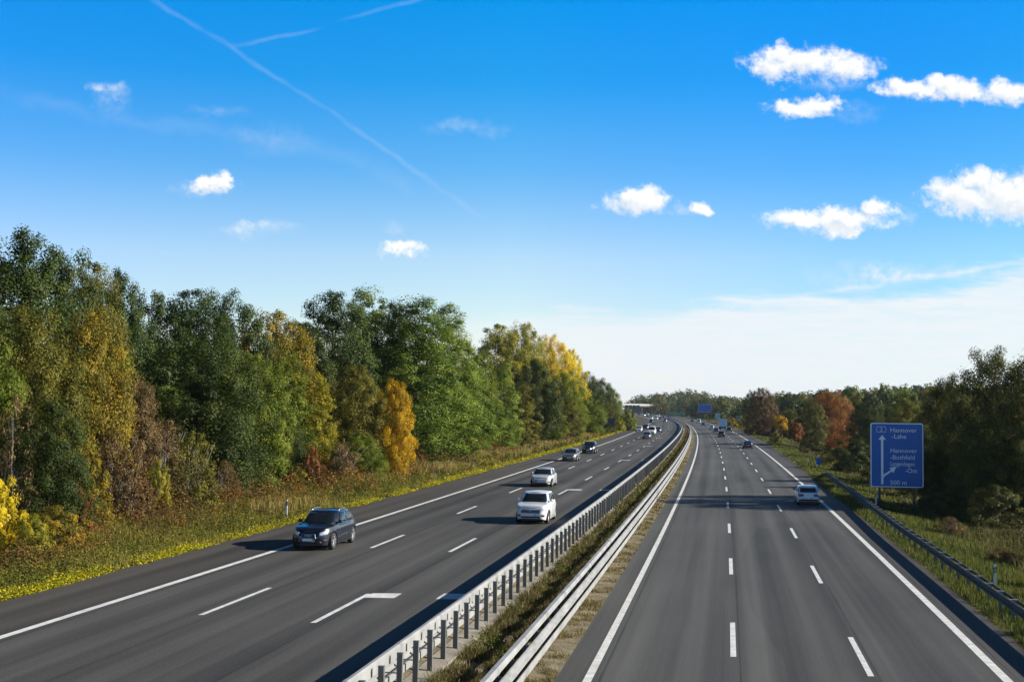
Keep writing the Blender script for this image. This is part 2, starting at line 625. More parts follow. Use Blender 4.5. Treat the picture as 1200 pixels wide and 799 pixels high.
def ground_mat(name, cols, scale=0.5):
    m = bpy.data.materials.new(name)
    m.use_nodes = True
    nt = m.node_tree
    b = nt.nodes['Principled BSDF']
    N, L = nt.nodes.new, nt.links.new
    tc = N('ShaderNodeTexCoord')
    n1 = N('ShaderNodeTexNoise')
    n1.inputs['Scale'].default_value = scale
    n1.inputs['Detail'].default_value = 9
    n1.inputs['Roughness'].default_value = 0.7
    L(tc.outputs['Object'], n1.inputs['Vector'])
    r = N('ShaderNodeValToRGB')
    cr = r.color_ramp
    cr.elements[0].position, cr.elements[0].color = 0.3, (*cols[0], 1)
    cr.elements[1].position, cr.elements[1].color = 0.7, (*cols[-1], 1)
    for i, c in enumerate(cols[1:-1]):
        e = cr.elements.new(0.3 + 0.4 * (i + 1) / (len(cols) - 1))
        e.color = (*c, 1)
    L(n1.outputs['Fac'], r.inputs[0])
    L(r.outputs[0], b.inputs['Base Color'])
    b.inputs['Roughness'].default_value = 0.95
    b.inputs['Specular IOR Level'].default_value = 0.1
    n2 = N('ShaderNodeTexNoise')
    n2.inputs['Scale'].default_value = scale * 14
    n2.inputs['Detail'].default_value = 4
    L(tc.outputs['Object'], n2.inputs['Vector'])
    bp = N('ShaderNodeBump')
    bp.inputs['Strength'].default_value = 0.7
    bp.inputs['Distance'].default_value = 0.08
    L(n2.outputs['Fac'], bp.inputs['Height'])
    L(bp.outputs[0], b.inputs['Normal'])
    return m


M = {}
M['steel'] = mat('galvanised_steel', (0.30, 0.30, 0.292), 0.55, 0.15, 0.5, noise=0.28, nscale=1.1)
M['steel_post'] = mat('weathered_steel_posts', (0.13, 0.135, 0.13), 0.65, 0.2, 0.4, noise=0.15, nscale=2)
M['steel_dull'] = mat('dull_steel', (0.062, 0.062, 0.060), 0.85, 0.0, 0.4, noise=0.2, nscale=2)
M['white_paint'] = mat('road_marking_white', (0.60, 0.60, 0.58), 0.7, noise=0.26, nscale=3.0)
M['concrete'] = mat('light_concrete', (0.25, 0.225, 0.18), 0.9, noise=0.3, nscale=1.5)
M['bridge_white'] = mat('bridge_concrete', (0.36, 0.35, 0.33), 0.85, noise=0.08, nscale=0.3)
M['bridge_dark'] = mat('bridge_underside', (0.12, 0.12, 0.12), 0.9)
M['sign_blue'] = mat('sign_blue', (0.003, 0.125, 0.46), 0.35, spec=0.4, noise=0.04, nscale=0.8)
M['sign_white'] = mat('sign_white', (0.85, 0.87, 0.88), 0.45)
M['sign_back'] = mat('sign_back_grey', (0.10, 0.11, 0.12), 0.6, 0.2)
M['sign_grey'] = mat('grey_sign_face', (0.55, 0.56, 0.56), 0.5)
M['plastic_white'] = mat('delineator_white', (0.78, 0.78, 0.76), 0.6)
M['black'] = mat('black_plastic', (0.015, 0.015, 0.016), 0.5)
M['reflector'] = mat('grey_reflector', (0.5, 0.5, 0.48), 0.25, spec=0.8)
M['bark'] = mat('bark', (0.085, 0.065, 0.048), 0.95, noise=0.35, nscale=4, bump=0.5, bscale=12)
M['bark_pale'] = mat('pale_bark', (0.30, 0.27, 0.22), 0.9, noise=0.35, nscale=4)
M['rubber'] = mat('tyre_rubber', (0.02, 0.02, 0.021), 0.8)
M['rim'] = mat('alloy_rim', (0.55, 0.54, 0.53), 0.3, 0.8)
M['glass'] = mat('car_glass', (0.012, 0.016, 0.018), 0.04, spec=0.9)
M['trim'] = mat('black_trim', (0.018, 0.018, 0.02), 0.45)
M['lamp'] = mat('headlamp_lens', (0.62, 0.66, 0.70), 0.12, 0.3, spec=0.9, coat=1)
M['tail'] = mat('tail_lamp_red', (0.20, 0.008, 0.008), 0.2, coat=1)
M['plate'] = mat('plate_white', (0.72, 0.72, 0.70), 0.4)
M['plate_blue'] = mat('plate_blue', (0.01, 0.04, 0.3), 0.4)
M['chrome'] = mat('chrome_trim', (0.7, 0.72, 0.74), 0.15, 0.9)


def paint(name, col, metal=0.0, rough=0.35):
    M[name] = mat(name, col, rough, metal, 0.5, coat=1.0)


paint('paint_navy', (0.006, 0.009, 0.018), 0.1)
paint('paint_white', (0.72, 0.72, 0.72))
paint('paint_silver', (0.55, 0.57, 0.59), 0.2)
paint('paint_grey', (0.16, 0.17, 0.18), 0.4)
paint('paint_black', (0.008, 0.009, 0.011))
paint('paint_slate', (0.05, 0.065, 0.085), 0.3)
paint('paint_paleblue', (0.40, 0.58, 0.74))
paint('paint_green', (0.10, 0.34, 0.18))


# ------------------------------------------------------------------ ground, road, markings
def road_uv(o):
    me = o.data
    lay = me.uv_layers.new(name='road')
    n = len(me.vertices)
    co = np.empty(n * 3)
    me.vertices.foreach_get('co', co)
    co = co.reshape(-1, 3)
    uvs = np.array([((x - cx(y)) / math.sqrt(1 + slope(y) ** 2), y) for x, y, _ in co])
    li = np.empty(len(me.loops), dtype=np.int32)
    me.loops.foreach_get('vertex_index', li)
    lay.data.foreach_set('uv', uvs[li].astype(np.float32).ravel())


def r_edge(Y):
    return 12.75 + 1.55 * min(1, max(0, (Y - 110) / 140))


YS = frange(-30, 60, 4) + frange(66, 420, 6)[0:] + frange(430, 1500, 15)
GROUND = [(-2000, .2), (-900, .2), (-120, .25), (-60, .3), (-34, .35), (-26, .42), (-22, .58), (-19.3, .79), (-5.4, .74), (-4.6, .40), (-3.6, .30),
          (-1.6, .0), (-0.8, -.04), (12.6, -.04), (14.0, -.06), (17, -.5), (20, -.9), (30, -1.0), (120, -1.0), (900, -.6), (2000, -.6)]
g = MB()
gys = frange(-250, -30, 40)[:-1] + YS + [1800, 2400, 3000, 3900]


def gp(Y, off, z):
    Yc = min(Y, 1500)
    return (cx(Yc) + off * math.sqrt(1 + slope(Yc) ** 2), Y, z)


g.grid([[gp(Y, o + (r_edge(Y) - 12.75 if 12 < o < 31 else 0), z) for o, z in GROUND] for Y in gys], flip=True)
tag(g.build('ground', ground_mat('rough_grass_soil', [(0.05, 0.06, 0.018), (0.09, 0.085, 0.03), (0.16, 0.125, 0.055)], 0.35), smooth=True), kind='structure')


def ground_z(off):
    for (a, za), (b, zb) in zip(GROUND, GROUND[1:]):
        if a <= off <= b:
            return za + (zb - za) * (off - a) / (b - a)
    return 0


mL = asphalt_mat('asphalt_left', (0.026, 0.0250, 0.0225), (0.100, 0.096, 0.087), -4.68, 3.75, (-15.9, -16.4, (0.028, 0.025, 0.021), (0.090, 0.081, 0.068)), 3.1)
mR = asphalt_mat('asphalt_right', (0.033, 0.0330, 0.0305), (0.110, 0.109, 0.101), 0.0, 3.75, (11.3, 11.8, (0.030, 0.027, 0.0255), (0.092, 0.084, 0.078)), 8.4)
b = MB()
LO = [-19.35, -17.6, -15.95, -12.2, -8.43, -6.5, -4.5]
sweep(b, [(-19.35, ZL - .12)] + [(o, ZL) for o in LO] + [(-4.5, ZL - .3)], YS)
o = b.build('roadway', mL)
road_uv(o)
tag(o, kind='structure')
b = MB()
sweep(b, [(-0.88, -.1), (-0.88, 0), (1, 0), (3.7, 0), (7.5, 0), (11.3, 0), (r_edge, 0), (r_edge, -.12)], YS)
o = b.build('roadway', mR)
road_uv(o)
tag(o, kind='structure')
b = MB()
sweep(b, [(-4.52, .70), (-4.45, .66), (-3.95, .53), (-3.5, .48), (-2.6, .30), (-1.7, .10), (-0.86, 0.006)], YS)
tag(b.build('median', ground_mat('sandy_median', [(0.075, 0.066, 0.040), (0.17, 0.145, 0.095), (0.27, 0.235, 0.165)], 1.3), smooth=True), kind='structure')
b = MB()
sweep(b, [(-4.12, .40), (-4.12, .60), (-3.55, .55), (-3.55, .36)], YS)
tag(b.build('concrete_strip', M['concrete']), kind='structure')

# painted lines, laid 4 mm over the asphalt
mk = MB()
MY = [y for y in YS if y < 1200]


def line(off, w, z):
    sweep(mk, [(off - w / 2, z + .005), (off + w / 2, z + .005)], MY)


line(0.0, .23, 0)
line(11.25, .27, 0)
line(-15.95, .27, ZL)
line(-4.86, .26, ZL)


def dash(off, y0, y1, w, z):
    sweep(mk, [(off - w / 2, z + .005), (off + w / 2, z + .005)], frange(y0, y1, 3))


STEP = 17.7
for k in range(-1, 52):
    f = 41.9 + k * STEP
    if f - 5.7 > 18:
        dash(3.88, f - 5.7, f, .17, 0)
    f = 39.5 + k * STEP
    if f - 5.7 > 18:
        dash(7.62, f - 5.7, f, .17, 0)
    f = 43.0 + k * STEP
    dash(-12.19, f - 5.6, f, .17, ZL)
    f = 41.9 + k * STEP
    dash(-8.43, f - 5.6, f, .17, ZL)
    if k % 3 == 0:                      # distance marks: a bar across the end of every third dash, one at the edge line
        b1 = f - .35
        sweep(mk, [(-8.34, ZL + .005), (-7.35, ZL + .005)], [b1 - .5, b1 + .5])
        sweep(mk, [(-5.95, ZL + .005), (-4.99, ZL + .005)], [b1 - .6, b1 + .6])
tag(mk.build('road_markings', M['white_paint']), kind='structure')

# ------------------------------------------------------------------ safety barriers
def wbeam(off, zc, face, hgt=.31, depth=.085, th=.012):
    """Closed W profile; face = +1 bulges to the right of the road, -1 to the left."""
    h2 = hgt / 2
    sh = [(0, -h2), (.35, -h2 * .94), (1, -h2 * .72), (1, -h2 * .42), (.1, -h2 * .12), (.1, h2 * .12), (1, h2 * .42), (1, h2 * .72), (.35, h2 * .94), (0, h2)]
    fr = [(off + face * depth * a, zc + z) for a, z in sh]
    bk = [(off + face * (depth * a - th), zc + z) for a, z in reversed(sh)]
    p = fr + bk
    return p if face > 0 else p[::-1]


def boxbeam(off, w, z0, z1, ch=.03):
    return [(off - w / 2, z0), (off + w / 2, z0), (off + w / 2, z1 - ch), (off + w / 2 - ch, z1), (off - w / 2 + ch, z1), (off - w / 2, z1 - ch)]


def post_on(Y, off, z0, z1, w=.10, d=.07):
    x, y, _ = rp(Y, off)
    return MB().box((0, 0, (z1 - z0) / 2), (w, d, z1 - z0)), (x, y, z0)


def barrier(label, ys, beams, posts, post_off, z0, z1, mpost, spacers, name='guard_rail', pw=.10, pd=.07):
    root = empty(name, rp(ys[0], post_off, z0), 0)
    tag(root, label, 'guard rail')
    inv = Matrix.Translation(-root.location)

    def local(o):
        o.data.transform(inv)
        o.parent = root
        return o
    for nm, prof, m in beams:
        mb = MB()
        sweep(mb, prof, ys, closed=True)
        local(mb.build(nm, m))
    proto = None
    rest = MB()
    for i, Y in enumerate(posts):
        x, y, _ = rp(Y, post_off)
        if i < 98:
            if proto is None:
                proto = MB().box((0, 0, (z1 - z0) / 2), (pw, pd, z1 - z0)).box((0, 0, z1 - z0 + .008), (pw * 1.12, pd * 1.12, .016)).build('post', mpost, root)
                o = proto
            else:
                o = proto.copy()
                COL.objects.link(o)
            o.location = Vector((x, y, z0)) - root.location
            o.rotation_euler.z = heading(Y) + random.uniform(-.05, .05)
            o.rotation_euler.y = random.uniform(-.012, .012)
        else:
            rest.box((x, y, (z0 + z1) / 2), (pw, pd, z1 - z0), heading(Y))
    if rest.v:
        tag(local(rest.build('post', mpost)), kind='stuff')
    sp = MB()
    for Y in posts:
        for (o0, o1, za, zb, d) in spacers:
            a = rp(Y, (o0 + o1) / 2)
            sp.box((a[0], a[1], (za + zb) / 2), (abs(o1 - o0), d, zb - za), heading(Y))
    if sp.v:
        tag(local(sp.build('spacer', M['steel'])), kind='stuff')
    return root


random.seed(4)
BY = frange(-6, 90, 3) + frange(96, 420, 6)[0:] + frange(430, 760, 10)
LB, LT = .50, 1.58
barrier('grey steel barrier on close-set dark posts along the left edge of the median', BY,
        [('rail', boxbeam(-4.08, .16, 1.34, 1.62, .04), M['steel']), ('guard_beam', wbeam(-4.20, 1.12, -1), M['steel']),
         ('guard_beam', boxbeam(-4.06, .08, .86, 1.04, .01), M['steel'])],
        [18 + .3 + 1.44 * i for i in range(330)], -3.78, LB, LT, M['steel_post'],
        [(-4.14, -3.83, 1.12, 1.15, .016)], pw=.13, pd=.10)
barrier('bright galvanised safety barrier of three stacked beams along the right edge of the median', BY,
        [('rail', boxbeam(-1.80, .20, .90, 1.05, .04), M['steel']), ('guard_beam', wbeam(-1.62, .64, 1), M['steel']),
         ('guard_beam', boxbeam(-1.56, .05, .16, .36, .012), M['steel'])],
        [16 + 2.0 * i for i in range(220)], -1.86, .05, .98, M['steel_post'],
        [(-1.82, -1.63, .58, .70, .04), (-1.82, -1.58, .24, .29, .03)])
RY = frange(18, 126, 3)


def rr(Y):
    return 13.45 + .9 * max(0, (Y - 70) / 60)


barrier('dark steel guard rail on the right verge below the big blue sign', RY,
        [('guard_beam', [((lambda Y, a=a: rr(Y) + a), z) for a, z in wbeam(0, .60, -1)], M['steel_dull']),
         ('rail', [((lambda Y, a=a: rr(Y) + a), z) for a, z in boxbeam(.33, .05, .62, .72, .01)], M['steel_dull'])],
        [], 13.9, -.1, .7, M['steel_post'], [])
rg = [o for o in bpy.data.objects if o.name.startswith('guard_rail') and o.parent is None][-1]
pr = MB().box((0, 0, .36), (.11, .06, .84)).build('post', M['steel_post'], rg)
spc = MB().box((0, 0, 0), (.34, .10, .13)).build('spacer', M['steel'], rg)
for i in range(54):
    Y = 19 + 2.0 * i
    p_ = pr if i == 0 else pr.copy()
    q_ = spc if i == 0 else spc.copy()
    if i:
        COL.objects.link(p_)
        COL.objects.link(q_)
    p_.location = Vector(rp(Y, rr(Y) + .18, -.1)) - rg.location
    q_.location = Vector(rp(Y, rr(Y) + .16, .67)) - rg.location
    p_.rotation_euler.z = q_.rotation_euler.z = heading(Y)
M['splice'] = mat('splice_plate', (0.25, 0.25, 0.24), 0.6, 0.1, noise=0.2, nscale=3)
for o_ in [o for o in bpy.data.objects if o.name.startswith('guard_rail') and o.parent is None][:2]:
    left = 'left edge' in o_['label']
    sp_ = MB()
    for i in range(46):
        ya = 17.3 + 4.0 * i
        prof_ = boxbeam(-4.08, .172, 1.334, 1.626, .043) if left else boxbeam(-1.80, .212, .894, 1.056, .043)
        sweep(sp_, prof_, [ya, ya + .22], closed=True)
        if not left:
            sweep(sp_, wbeam(-1.617, .64, 1, hgt=.318), [ya + .6, ya + .9], closed=True)
    q_ = sp_.build('splice_plate', M['splice'])
    q_.data.transform(Matrix.Translation(-o_.location))
    q_.parent = o_
    tag(q_, kind='stuff')
# the rail's sloping far end
Y = 126
endb = MB()
P = []
for k in range(7):
    yy = Y + k * 1.3
    dz = -.09 * k
    P.append([rp(yy, rr(126) + a + .02 * k, max(-.1, z + dz)) for a, z in wbeam(0, .60, -1)])
P = [r_ + r_[:1] for r_ in P]
endb.grid([[tuple(Vector(p) - rg.location) for p in r_] for r_ in P], flip=True)
endb.build('end_terminal', M['steel_dull'], rg)


# ------------------------------------------------------------------ foliage generators
def fast_mesh(name, V, Fq, tint, m, parent=None):
    me = bpy.data.meshes.new(name)
    n, k = len(V), len(Fq)
    me.vertices.add(n)
    me.vertices.foreach_set('co', V.astype(np.float32).ravel())
    me.loops.add(k * 4)
    me.loops.foreach_set('vertex_index', Fq.astype(np.int32).ravel())
    me.polygons.add(k)
    me.polygons.foreach_set('loop_start', np.arange(0, k * 4, 4, dtype=np.int32))
    me.update(calc_edges=True)
    a = me.attributes.new('tint', 'FLOAT', 'FACE')
    a.data.foreach_set('value', tint.astype(np.float32))
    me.materials.append(m)
    o = bpy.data.objects.new(name, me)
    COL.objects.link(o)
    if parent is not None:
        o.parent = parent
    return o


def unit(a):
    return a / np.maximum(np.linalg.norm(a, axis=1, keepdims=True), 1e-6)


def leaf_quads(C, Nrm, size, rng, aspect=.62, fold=.18):
    """A folded diamond leaf at each centre."""
    n = len(C)
    t = unit(np.cross(Nrm, rng.normal(size=(n, 3))))
    b_ = np.cross(Nrm, t)
    s = (size * rng.uniform(.6, 1.35, n))[:, None]
    V = np.empty((n, 4, 3))
    V[:, 0] = C - t * s * .5
    V[:, 1] = C + b_ * s * .5 * aspect + Nrm * s * fold
    V[:, 2] = C + t * s * .5
    V[:, 3] = C - b_ * s * .5 * aspect + Nrm * s * fold
    return V.reshape(-1, 3), np.arange(n * 4).reshape(n, 4)


def crown_cloud(rng, h, r, zb, shape, nclump, nleaf, clump_r, up=.45, hollow=.35, ragged=.25):
    """Leaf centres, normals and tints of a crown made of many leafy clumps on an uneven envelope."""
    prof = {'oak': lambda z: np.clip(1 - np.abs((z - .40) / .615) ** 2.4, 0, 1) ** .6 * .97 + .03,
            'poplar': lambda z: np.clip(1.03 - z, 0, 1) ** .48 * np.clip(.62 + 2.0 * z, 0, 1) * 1.05,
            'cone': lambda z: np.clip(1.02 - z, .05, 1) ** .8,
            'bush': lambda z: np.sqrt(np.clip(1 - (z * .95) ** 2, 0, 1)),
            'dome': lambda z: np.clip(1 - np.abs((z - .36) / .66) ** 2.6, 0, 1) ** .55}[shape]
    zz = np.linspace(0, 1, 400)
    cdf = np.cumsum(np.clip(prof(zz), .12, 1))
    zn = np.interp((np.arange(nclump) + rng.uniform(0, 1, nclump)) / nclump, cdf / cdf[-1], zz)
    th = (np.arange(nclump) * 2.39996 + rng.uniform(-.5, .5, nclump)) % (2 * np.pi)
    k1, k2 = rng.uniform(0, 6.3, 2)
    lob = 1 + ragged * (.6 * np.sin(3 * th + k1 + 4 * zn) + .5 * np.sin(5 * th + k2 - 7 * zn)) + rng.normal(0, .06, nclump)
    inner = rng.uniform(0, 1, nclump) < .24
    rad = r * prof(zn) * lob * np.where(inner, rng.uniform(0, .45, nclump), hollow + (1 - hollow) * rng.uniform(0, 1, nclump) ** .45)
    cz = zb + zn * (h - zb - clump_r * .5)
    CC = np.stack([rad * np.cos(th), rad * np.sin(th), cz], 1)
    per = np.maximum(4, (rng.gamma(4, nleaf / nclump / 4, nclump) * (.55 + .6 * np.clip(prof(zn), 0, 1)))).astype(int)
    idx = np.repeat(np.arange(nclump), per)
    n = len(idx)
    d = unit(rng.normal(size=(n, 3)))
    cr = clump_r * rng.uniform(.55, 1.35, nclump) * (.58 + .42 * np.clip(prof(zn), 0, 1))
    rr_ = cr[idx] * rng.uniform(0, 1, n) ** .42
    P = CC[idx] + d * rr_[:, None] * np.array([1, 1, .72])
    P[:, 2] = np.maximum(P[:, 2], .05)
    out = np.stack([P[:, 0], P[:, 1], (P[:, 2] - (zb + h) / 2) * .6], 1)
    nr = unit(d * .7 + unit(out) * .55 + np.array([0, 0, up]) + rng.normal(size=(n, 3)) * .36)
    ct = rng.uniform(0, 1, nclump)
    tint = np.clip(.55 * ct[idx] + .45 * rng.uniform(0, 1, n), 0, 1)
    return P, nr, tint, CC


def trunk_mesh(rng, h, r0, zb, CC, m, parent, nlimb=14, lean=.3, stems=1):
    mb = MB()
    for s_ in range(stems):
        ox, oy = (0, 0) if stems == 1 else (rng.normal(0, .25), rng.normal(0, .25))
        lx, ly = rng.normal(0, lean, 2)
        if stems > 1:
            lx, ly = rng.normal(0, .9, 2)
        pts, rad = [], []
        for i in range(7):
            t = i / 6
            pts.append((ox + lx * t * t + rng.normal(0, .05) * (i > 0), oy + ly * t * t + rng.normal(0, .05) * (i > 0), -.25 + (h * .82 + .25) * t))
            rad.append(r0 * (1 - .85 * t) * (1.35 if i == 0 else 1))
        mb.tube(pts, rad, 8)
        sel = rng.choice(len(CC), min(nlimb, len(CC)), replace=False)
        for j in sel:
            e = CC[j]
            t0 = np.clip((e[2] * .62) / (h * .82), .12, .9)
            i0 = t0 * 6
            a, bq = pts[int(i0)], pts[min(6, int(i0) + 1)]
            w = i0 - int(i0)
            s0 = Vector(a).lerp(Vector(bq), w)
            mid = s0.lerp(Vector(e), .5) + Vector((0, 0, -.06 * (Vector(e) - s0).length)) + Vector(rng.normal(0, .12, 3))
            rb = r0 * (1 - .85 * t0) * .45
            mb.tube([s0, mid, Vector(e)], [rb, rb * .6, rb * .15], 5, caps=False)
    return mb.build('trunk', m, parent, smooth=True)


LEAF = {
    'dark': leaf_mat('leaf_dark_green', [(.017, .031, .007), (.044, .064, .011), (.115, .13, .024)]),
    'deep': leaf_mat('leaf_deep_blue_green', [(.017, .036, .009), (.042, .072, .015), (.115, .145, .032)]),
    'poplar': leaf_mat('leaf_poplar', [(.052, .098, .013), (.15, .21, .026), (.33, .37, .055)], .38),
    'green': leaf_mat('leaf_green', [(.044, .078, .010), (.125, .17, .018), (.29, .31, .038)], .42),
    'olive': leaf_mat('leaf_olive', [(.055, .062, .012), (.14, .135, .020), (.31, .26, .042)], .42),
    'brown': leaf_mat('leaf_brown', [(.085, .058, .024), (.165, .110, .044), (.26, .18, .075)], .28),
    'yellowgreen': leaf_mat('leaf_yellow_green', [(.10, .115, .014), (.29, .27, .026), (.50, .42, .04)], .4),
    'gold': leaf_mat('leaf_gold', [(.10, .085, .010), (.56, .31, .012), (.80, .50, .024)], .4),
    'yellow': leaf_mat('leaf_yellow', [(.30, .24, .014), (.64, .50, .018), (.85, .66, .035)], .4),
    'goldgreen': leaf_mat('leaf_gold_and_green', [(.060, .066, .012), (.19, .155, .018), (.50, .34, .022)], .35),
    'rust': leaf_mat('leaf_rust', [(.080, .048, .018), (.20, .080, .022), (.34, .14, .030)], .3),
    'red': leaf_mat('leaf_red', [(.10, .050, .020), (.28, .10, .026), (.44, .21, .036)], .35),
    'redbrown': leaf_mat('leaf_red_brown', [(.060, .036, .016), (.13, .072, .026), (.21, .14, .036)], .3),
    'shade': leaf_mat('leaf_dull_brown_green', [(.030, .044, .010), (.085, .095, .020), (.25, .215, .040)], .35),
}

# base models, one per kind, copied for every tree: (shape, h, crown radius, crown base, clumps, leaves, leaf size, clump radius, trunk r, stems)
KINDS = {
    'oak_near': ('oak', 12, 4.2, .5, 230, 52000, .165, 1.0, .22, 1),
    'oak_tall': ('oak', 20, 4.6, 1.5, 300, 52000, .215, 1.25, .32, 1),
    'oak_wide': ('dome', 14, 5.6, .6, 280, 56000, .195, 1.2, .32, 1),
    'poplar_tall': ('poplar', 22, 4.2, .5, 340, 60000, .20, 1.10, .28, 1),
    'birch': ('poplar', 14, 2.6, .5, 170, 28000, .17, .80, .15, 1),
    'maple': ('cone', 10, 3.0, .4, 160, 30000, .165, .75, .15, 1),
    'round_maple': ('dome', 5, 1.7, 2.4, 60, 7000, .20, .55, .09, 1),
    'shrub': ('bush', 3.4, 1.9, .1, 70, 15000, .105, .42, .05, 5),
    'sparse_shrub': ('bush', 4.2, 1.7, .4, 90, 7500, .11, .45, .04, 9),
    'far': ('oak', 14, 5.0, .6, 110, 5500, .62, 1.5, .3, 1),
    'far_tall': ('poplar', 18, 4.4, .6, 100, 6000, .60, 1.5, .3, 1),
}
PROTO = {}


def proto(kind, variant):
    key = (kind, variant)
    if key not in PROTO:
        shape, h, r, zb, nc, nl, ls, cr, tr, st = KINDS[kind]
        rng = np.random.default_rng(sum(map(ord, kind)) * 7 + variant * 131)
        P, nr, tint, CC = crown_cloud(rng, h, r, zb, shape, nc, nl, cr, ragged=.15 if 'far' not in kind else .13)
        V, Fq = leaf_quads(P, nr, ls, rng)
        c = fast_mesh('crown', V, Fq, tint, LEAF['dark'])
        c.material_slots[0].link = 'OBJECT'
        t = trunk_mesh(rng, h, tr, zb, CC, M['bark'], None, 16, stems=st)
        t.material_slots[0].link = 'OBJECT'
        PROTO[key] = [c, t, False]
    return PROTO[key]


tree_rng = random.Random(11)


def tree(name, kind, variant, loc, height, width, leaf, label, group=None, bark='bark', rot=None, cat='tree'):
    """One tree: an Empty at its foot, crown and trunk below it."""
    pr_ = proto(kind, variant)
    _, h, r = KINDS[kind][:3]
    root = empty(name, loc, tree_rng.uniform(0, 6.28) if rot is None else rot)
    tag(root, label, cat, group)
    sx, sz = width / (2 * r * 1.12), height / h
    for i, m in ((0, LEAF[leaf]), (1, M[bark])):
        o = pr_[i]
        if pr_[2]:
            o = o.copy()
            COL.objects.link(o)
        o.parent = root
        o.scale = (sx, sx, sz)
        o.material_slots[0].link = 'OBJECT'
        o.material_slots[0].material = m
    pr_[2] = True
    return root


def tree_px(name, kind, variant, px, top, wpx, Y, leaf, label, group=None, bark='bark', base=None, cat='tree'):
    """Stand a tree at distance Y where the photo shows it: column px, top row, crown width in photo pixels."""
    x, y, z = at(px, top, Y)
    off = (x - cx(Y)) / math.sqrt(1 + slope(Y) ** 2)
    z0 = ground_z(max(-1900, min(1900, off))) - .02 if base is None else base
    return tree(name, kind, variant, (x, y, z0), z - z0, wpx * Y / F, leaf, label, group, bark, cat=cat)

# ------------------------------------------------------------------ the wood left of the road
T = tree_px
WOOD_L = 'trees of the wood left of the road'
# (name, kind, variant, px, top, width px, distance, foliage, label)
BACK = [
    ('oak_tree', 'oak_tall', 0, -40, 285, 120, 78, 'dark', 'tall dark oak cut by the left border of the photo, highest row of the wood'),
    ('oak_tree', 'oak_tall', 1, 28, 262, 96, 82, 'deep', 'highest dark blue-green oak at the far left, its ragged top against the sky'),
    ('oak_tree', 'oak_wide', 0, 76, 286, 84, 88, 'dark', 'dark oak with a slightly lower top, right beside the highest oak at the far left'),
    ('oak_tree', 'oak_tall', 0, 112, 300, 60, 93, 'olive', 'brownish olive thin-topped tree in the skyline between two dark oaks at the left'),
    ('oak_tree', 'oak_tall', 1, 140, 310, 52, 97, 'deep', 'narrow dark green tree ending the high left group of the skyline'),
    ('oak_tree', 'oak_wide', 1, 178, 334, 74, 102, 'deep', 'first dark blue-green tree of the level skyline, right of the golden-green tree'),
    ('oak_tree', 'oak_tall', 0, 222, 333, 78, 104, 'deep', 'wide dark blue-green tree in the middle of the level part of the skyline'),
    ('oak_tree', 'oak_wide', 0, 264, 336, 74, 110, 'deep', 'last dark tree of the level skyline, beside the golden-topped tree'),
    ('oak_tree', 'oak_wide', 1, 318, 357, 84, 116, 'goldgreen', 'tree with a gold and green top in the skyline dip before the poplars'),
    ('oak_tree', 'oak_tall', 0, 352, 372, 60, 126, 'dark', 'dark green tree low in the skyline dip, tucked against the tall poplars'),
    ('poplar_tree', 'oak_tall', 1, 392, 336, 74, 133, 'deep', 'tall dark poplar, leftmost of the high poplar group'),
    ('poplar_tree', 'poplar_tall', 1, 430, 331, 66, 140, 'poplar', 'tall poplar with the highest pointed top of the group left of the road bend'),
    ('poplar_tree', 'oak_tall', 2, 462, 348, 66, 144, 'deep', 'dark poplar in the middle of the high group, above the bright gold maple'),
    ('poplar_tree', 'poplar_tall', 1, 490, 342, 84, 139, 'poplar', 'big light green poplar standing free to the ground right of the gold maple'),
    ('poplar_tree', 'poplar_tall', 0, 526, 352, 66, 148, 'poplar', 'light green poplar, rightmost of the tall group before the skyline drops'),
    ('poplar_tree', 'poplar_tall', 2, 548, 400, 46, 165, 'poplar', 'lower mid green poplar on the slope of the skyline just right of the tall group'),
]
FRONT = [
    ('oak_tree', 'oak_near', 0, -30, 372, 104, 58, 'green', 'green tree in front at the left border, half out of the photo'),
    ('oak_tree', 'oak_near', 1, 36, 352, 122, 64, 'olive', 'broad olive-green tree in front, below the highest oak at the far left'),
    ('maple_tree', 'oak_near', 2, 108, 356, 96, 72, 'goldgreen', 'golden and green tree standing in front of the dark wood at the left'),
    ('oak_tree', 'oak_near', 0, 60, 462, 90, 58, 'dark', 'low dark green tree over the black hollow at the left, above the yellow bush'),
    ('oak_tree', 'oak_near', 2, 152, 432, 66, 76, 'brown', 'half-bare brown tree between the golden-green tree and the big dark oak'),
    ('oak_tree', 'oak_wide', 0, 236, 392, 150, 86, 'dark', 'biggest dark green oak in the front row, crown hanging almost to the verge'),
    ('oak_tree', 'oak_wide', 1, 292, 408, 96, 94, 'green', 'mid green tree overlapping the right side of the biggest dark oak'),
    ('birch_tree', 'birch', 0, 338, 408, 62, 104, 'green', 'slender green birch in front below the skyline dip', 'bark_pale'),
    ('birch_tree', 'birch', 1, 372, 436, 54, 106, 'yellowgreen', 'slim yellowish green birch left of the olive tree by the gold maple', 'bark_pale'),
    ('oak_tree', 'oak_near', 1, 412, 424, 76, 111, 'olive', 'dull olive tree pressed against the left side of the bright gold maple'),
    ('maple_tree', 'oak_near', 2, 462, 442, 46, 112, 'gold', 'bright golden yellow maple glowing in front of the dark poplars'),
    ('oak_tree', 'oak_near', 2, 322, 470, 70, 97, 'dark', 'low dark green tree under the slender birch, above the rust-red bush'),
    ('oak_tree', 'oak_near', 0, 418, 505, 60, 108, 'green', 'low round green tree beneath the olive tree, left of the gold maple foot'),
]
for row in BACK + FRONT:
    row = row[:5] + (row[5] * (1.6 if row in BACK else 1.2),) + row[6:]
    T(*row[:8], row[8], WOOD_L, row[9] if len(row) > 9 else 'bark')
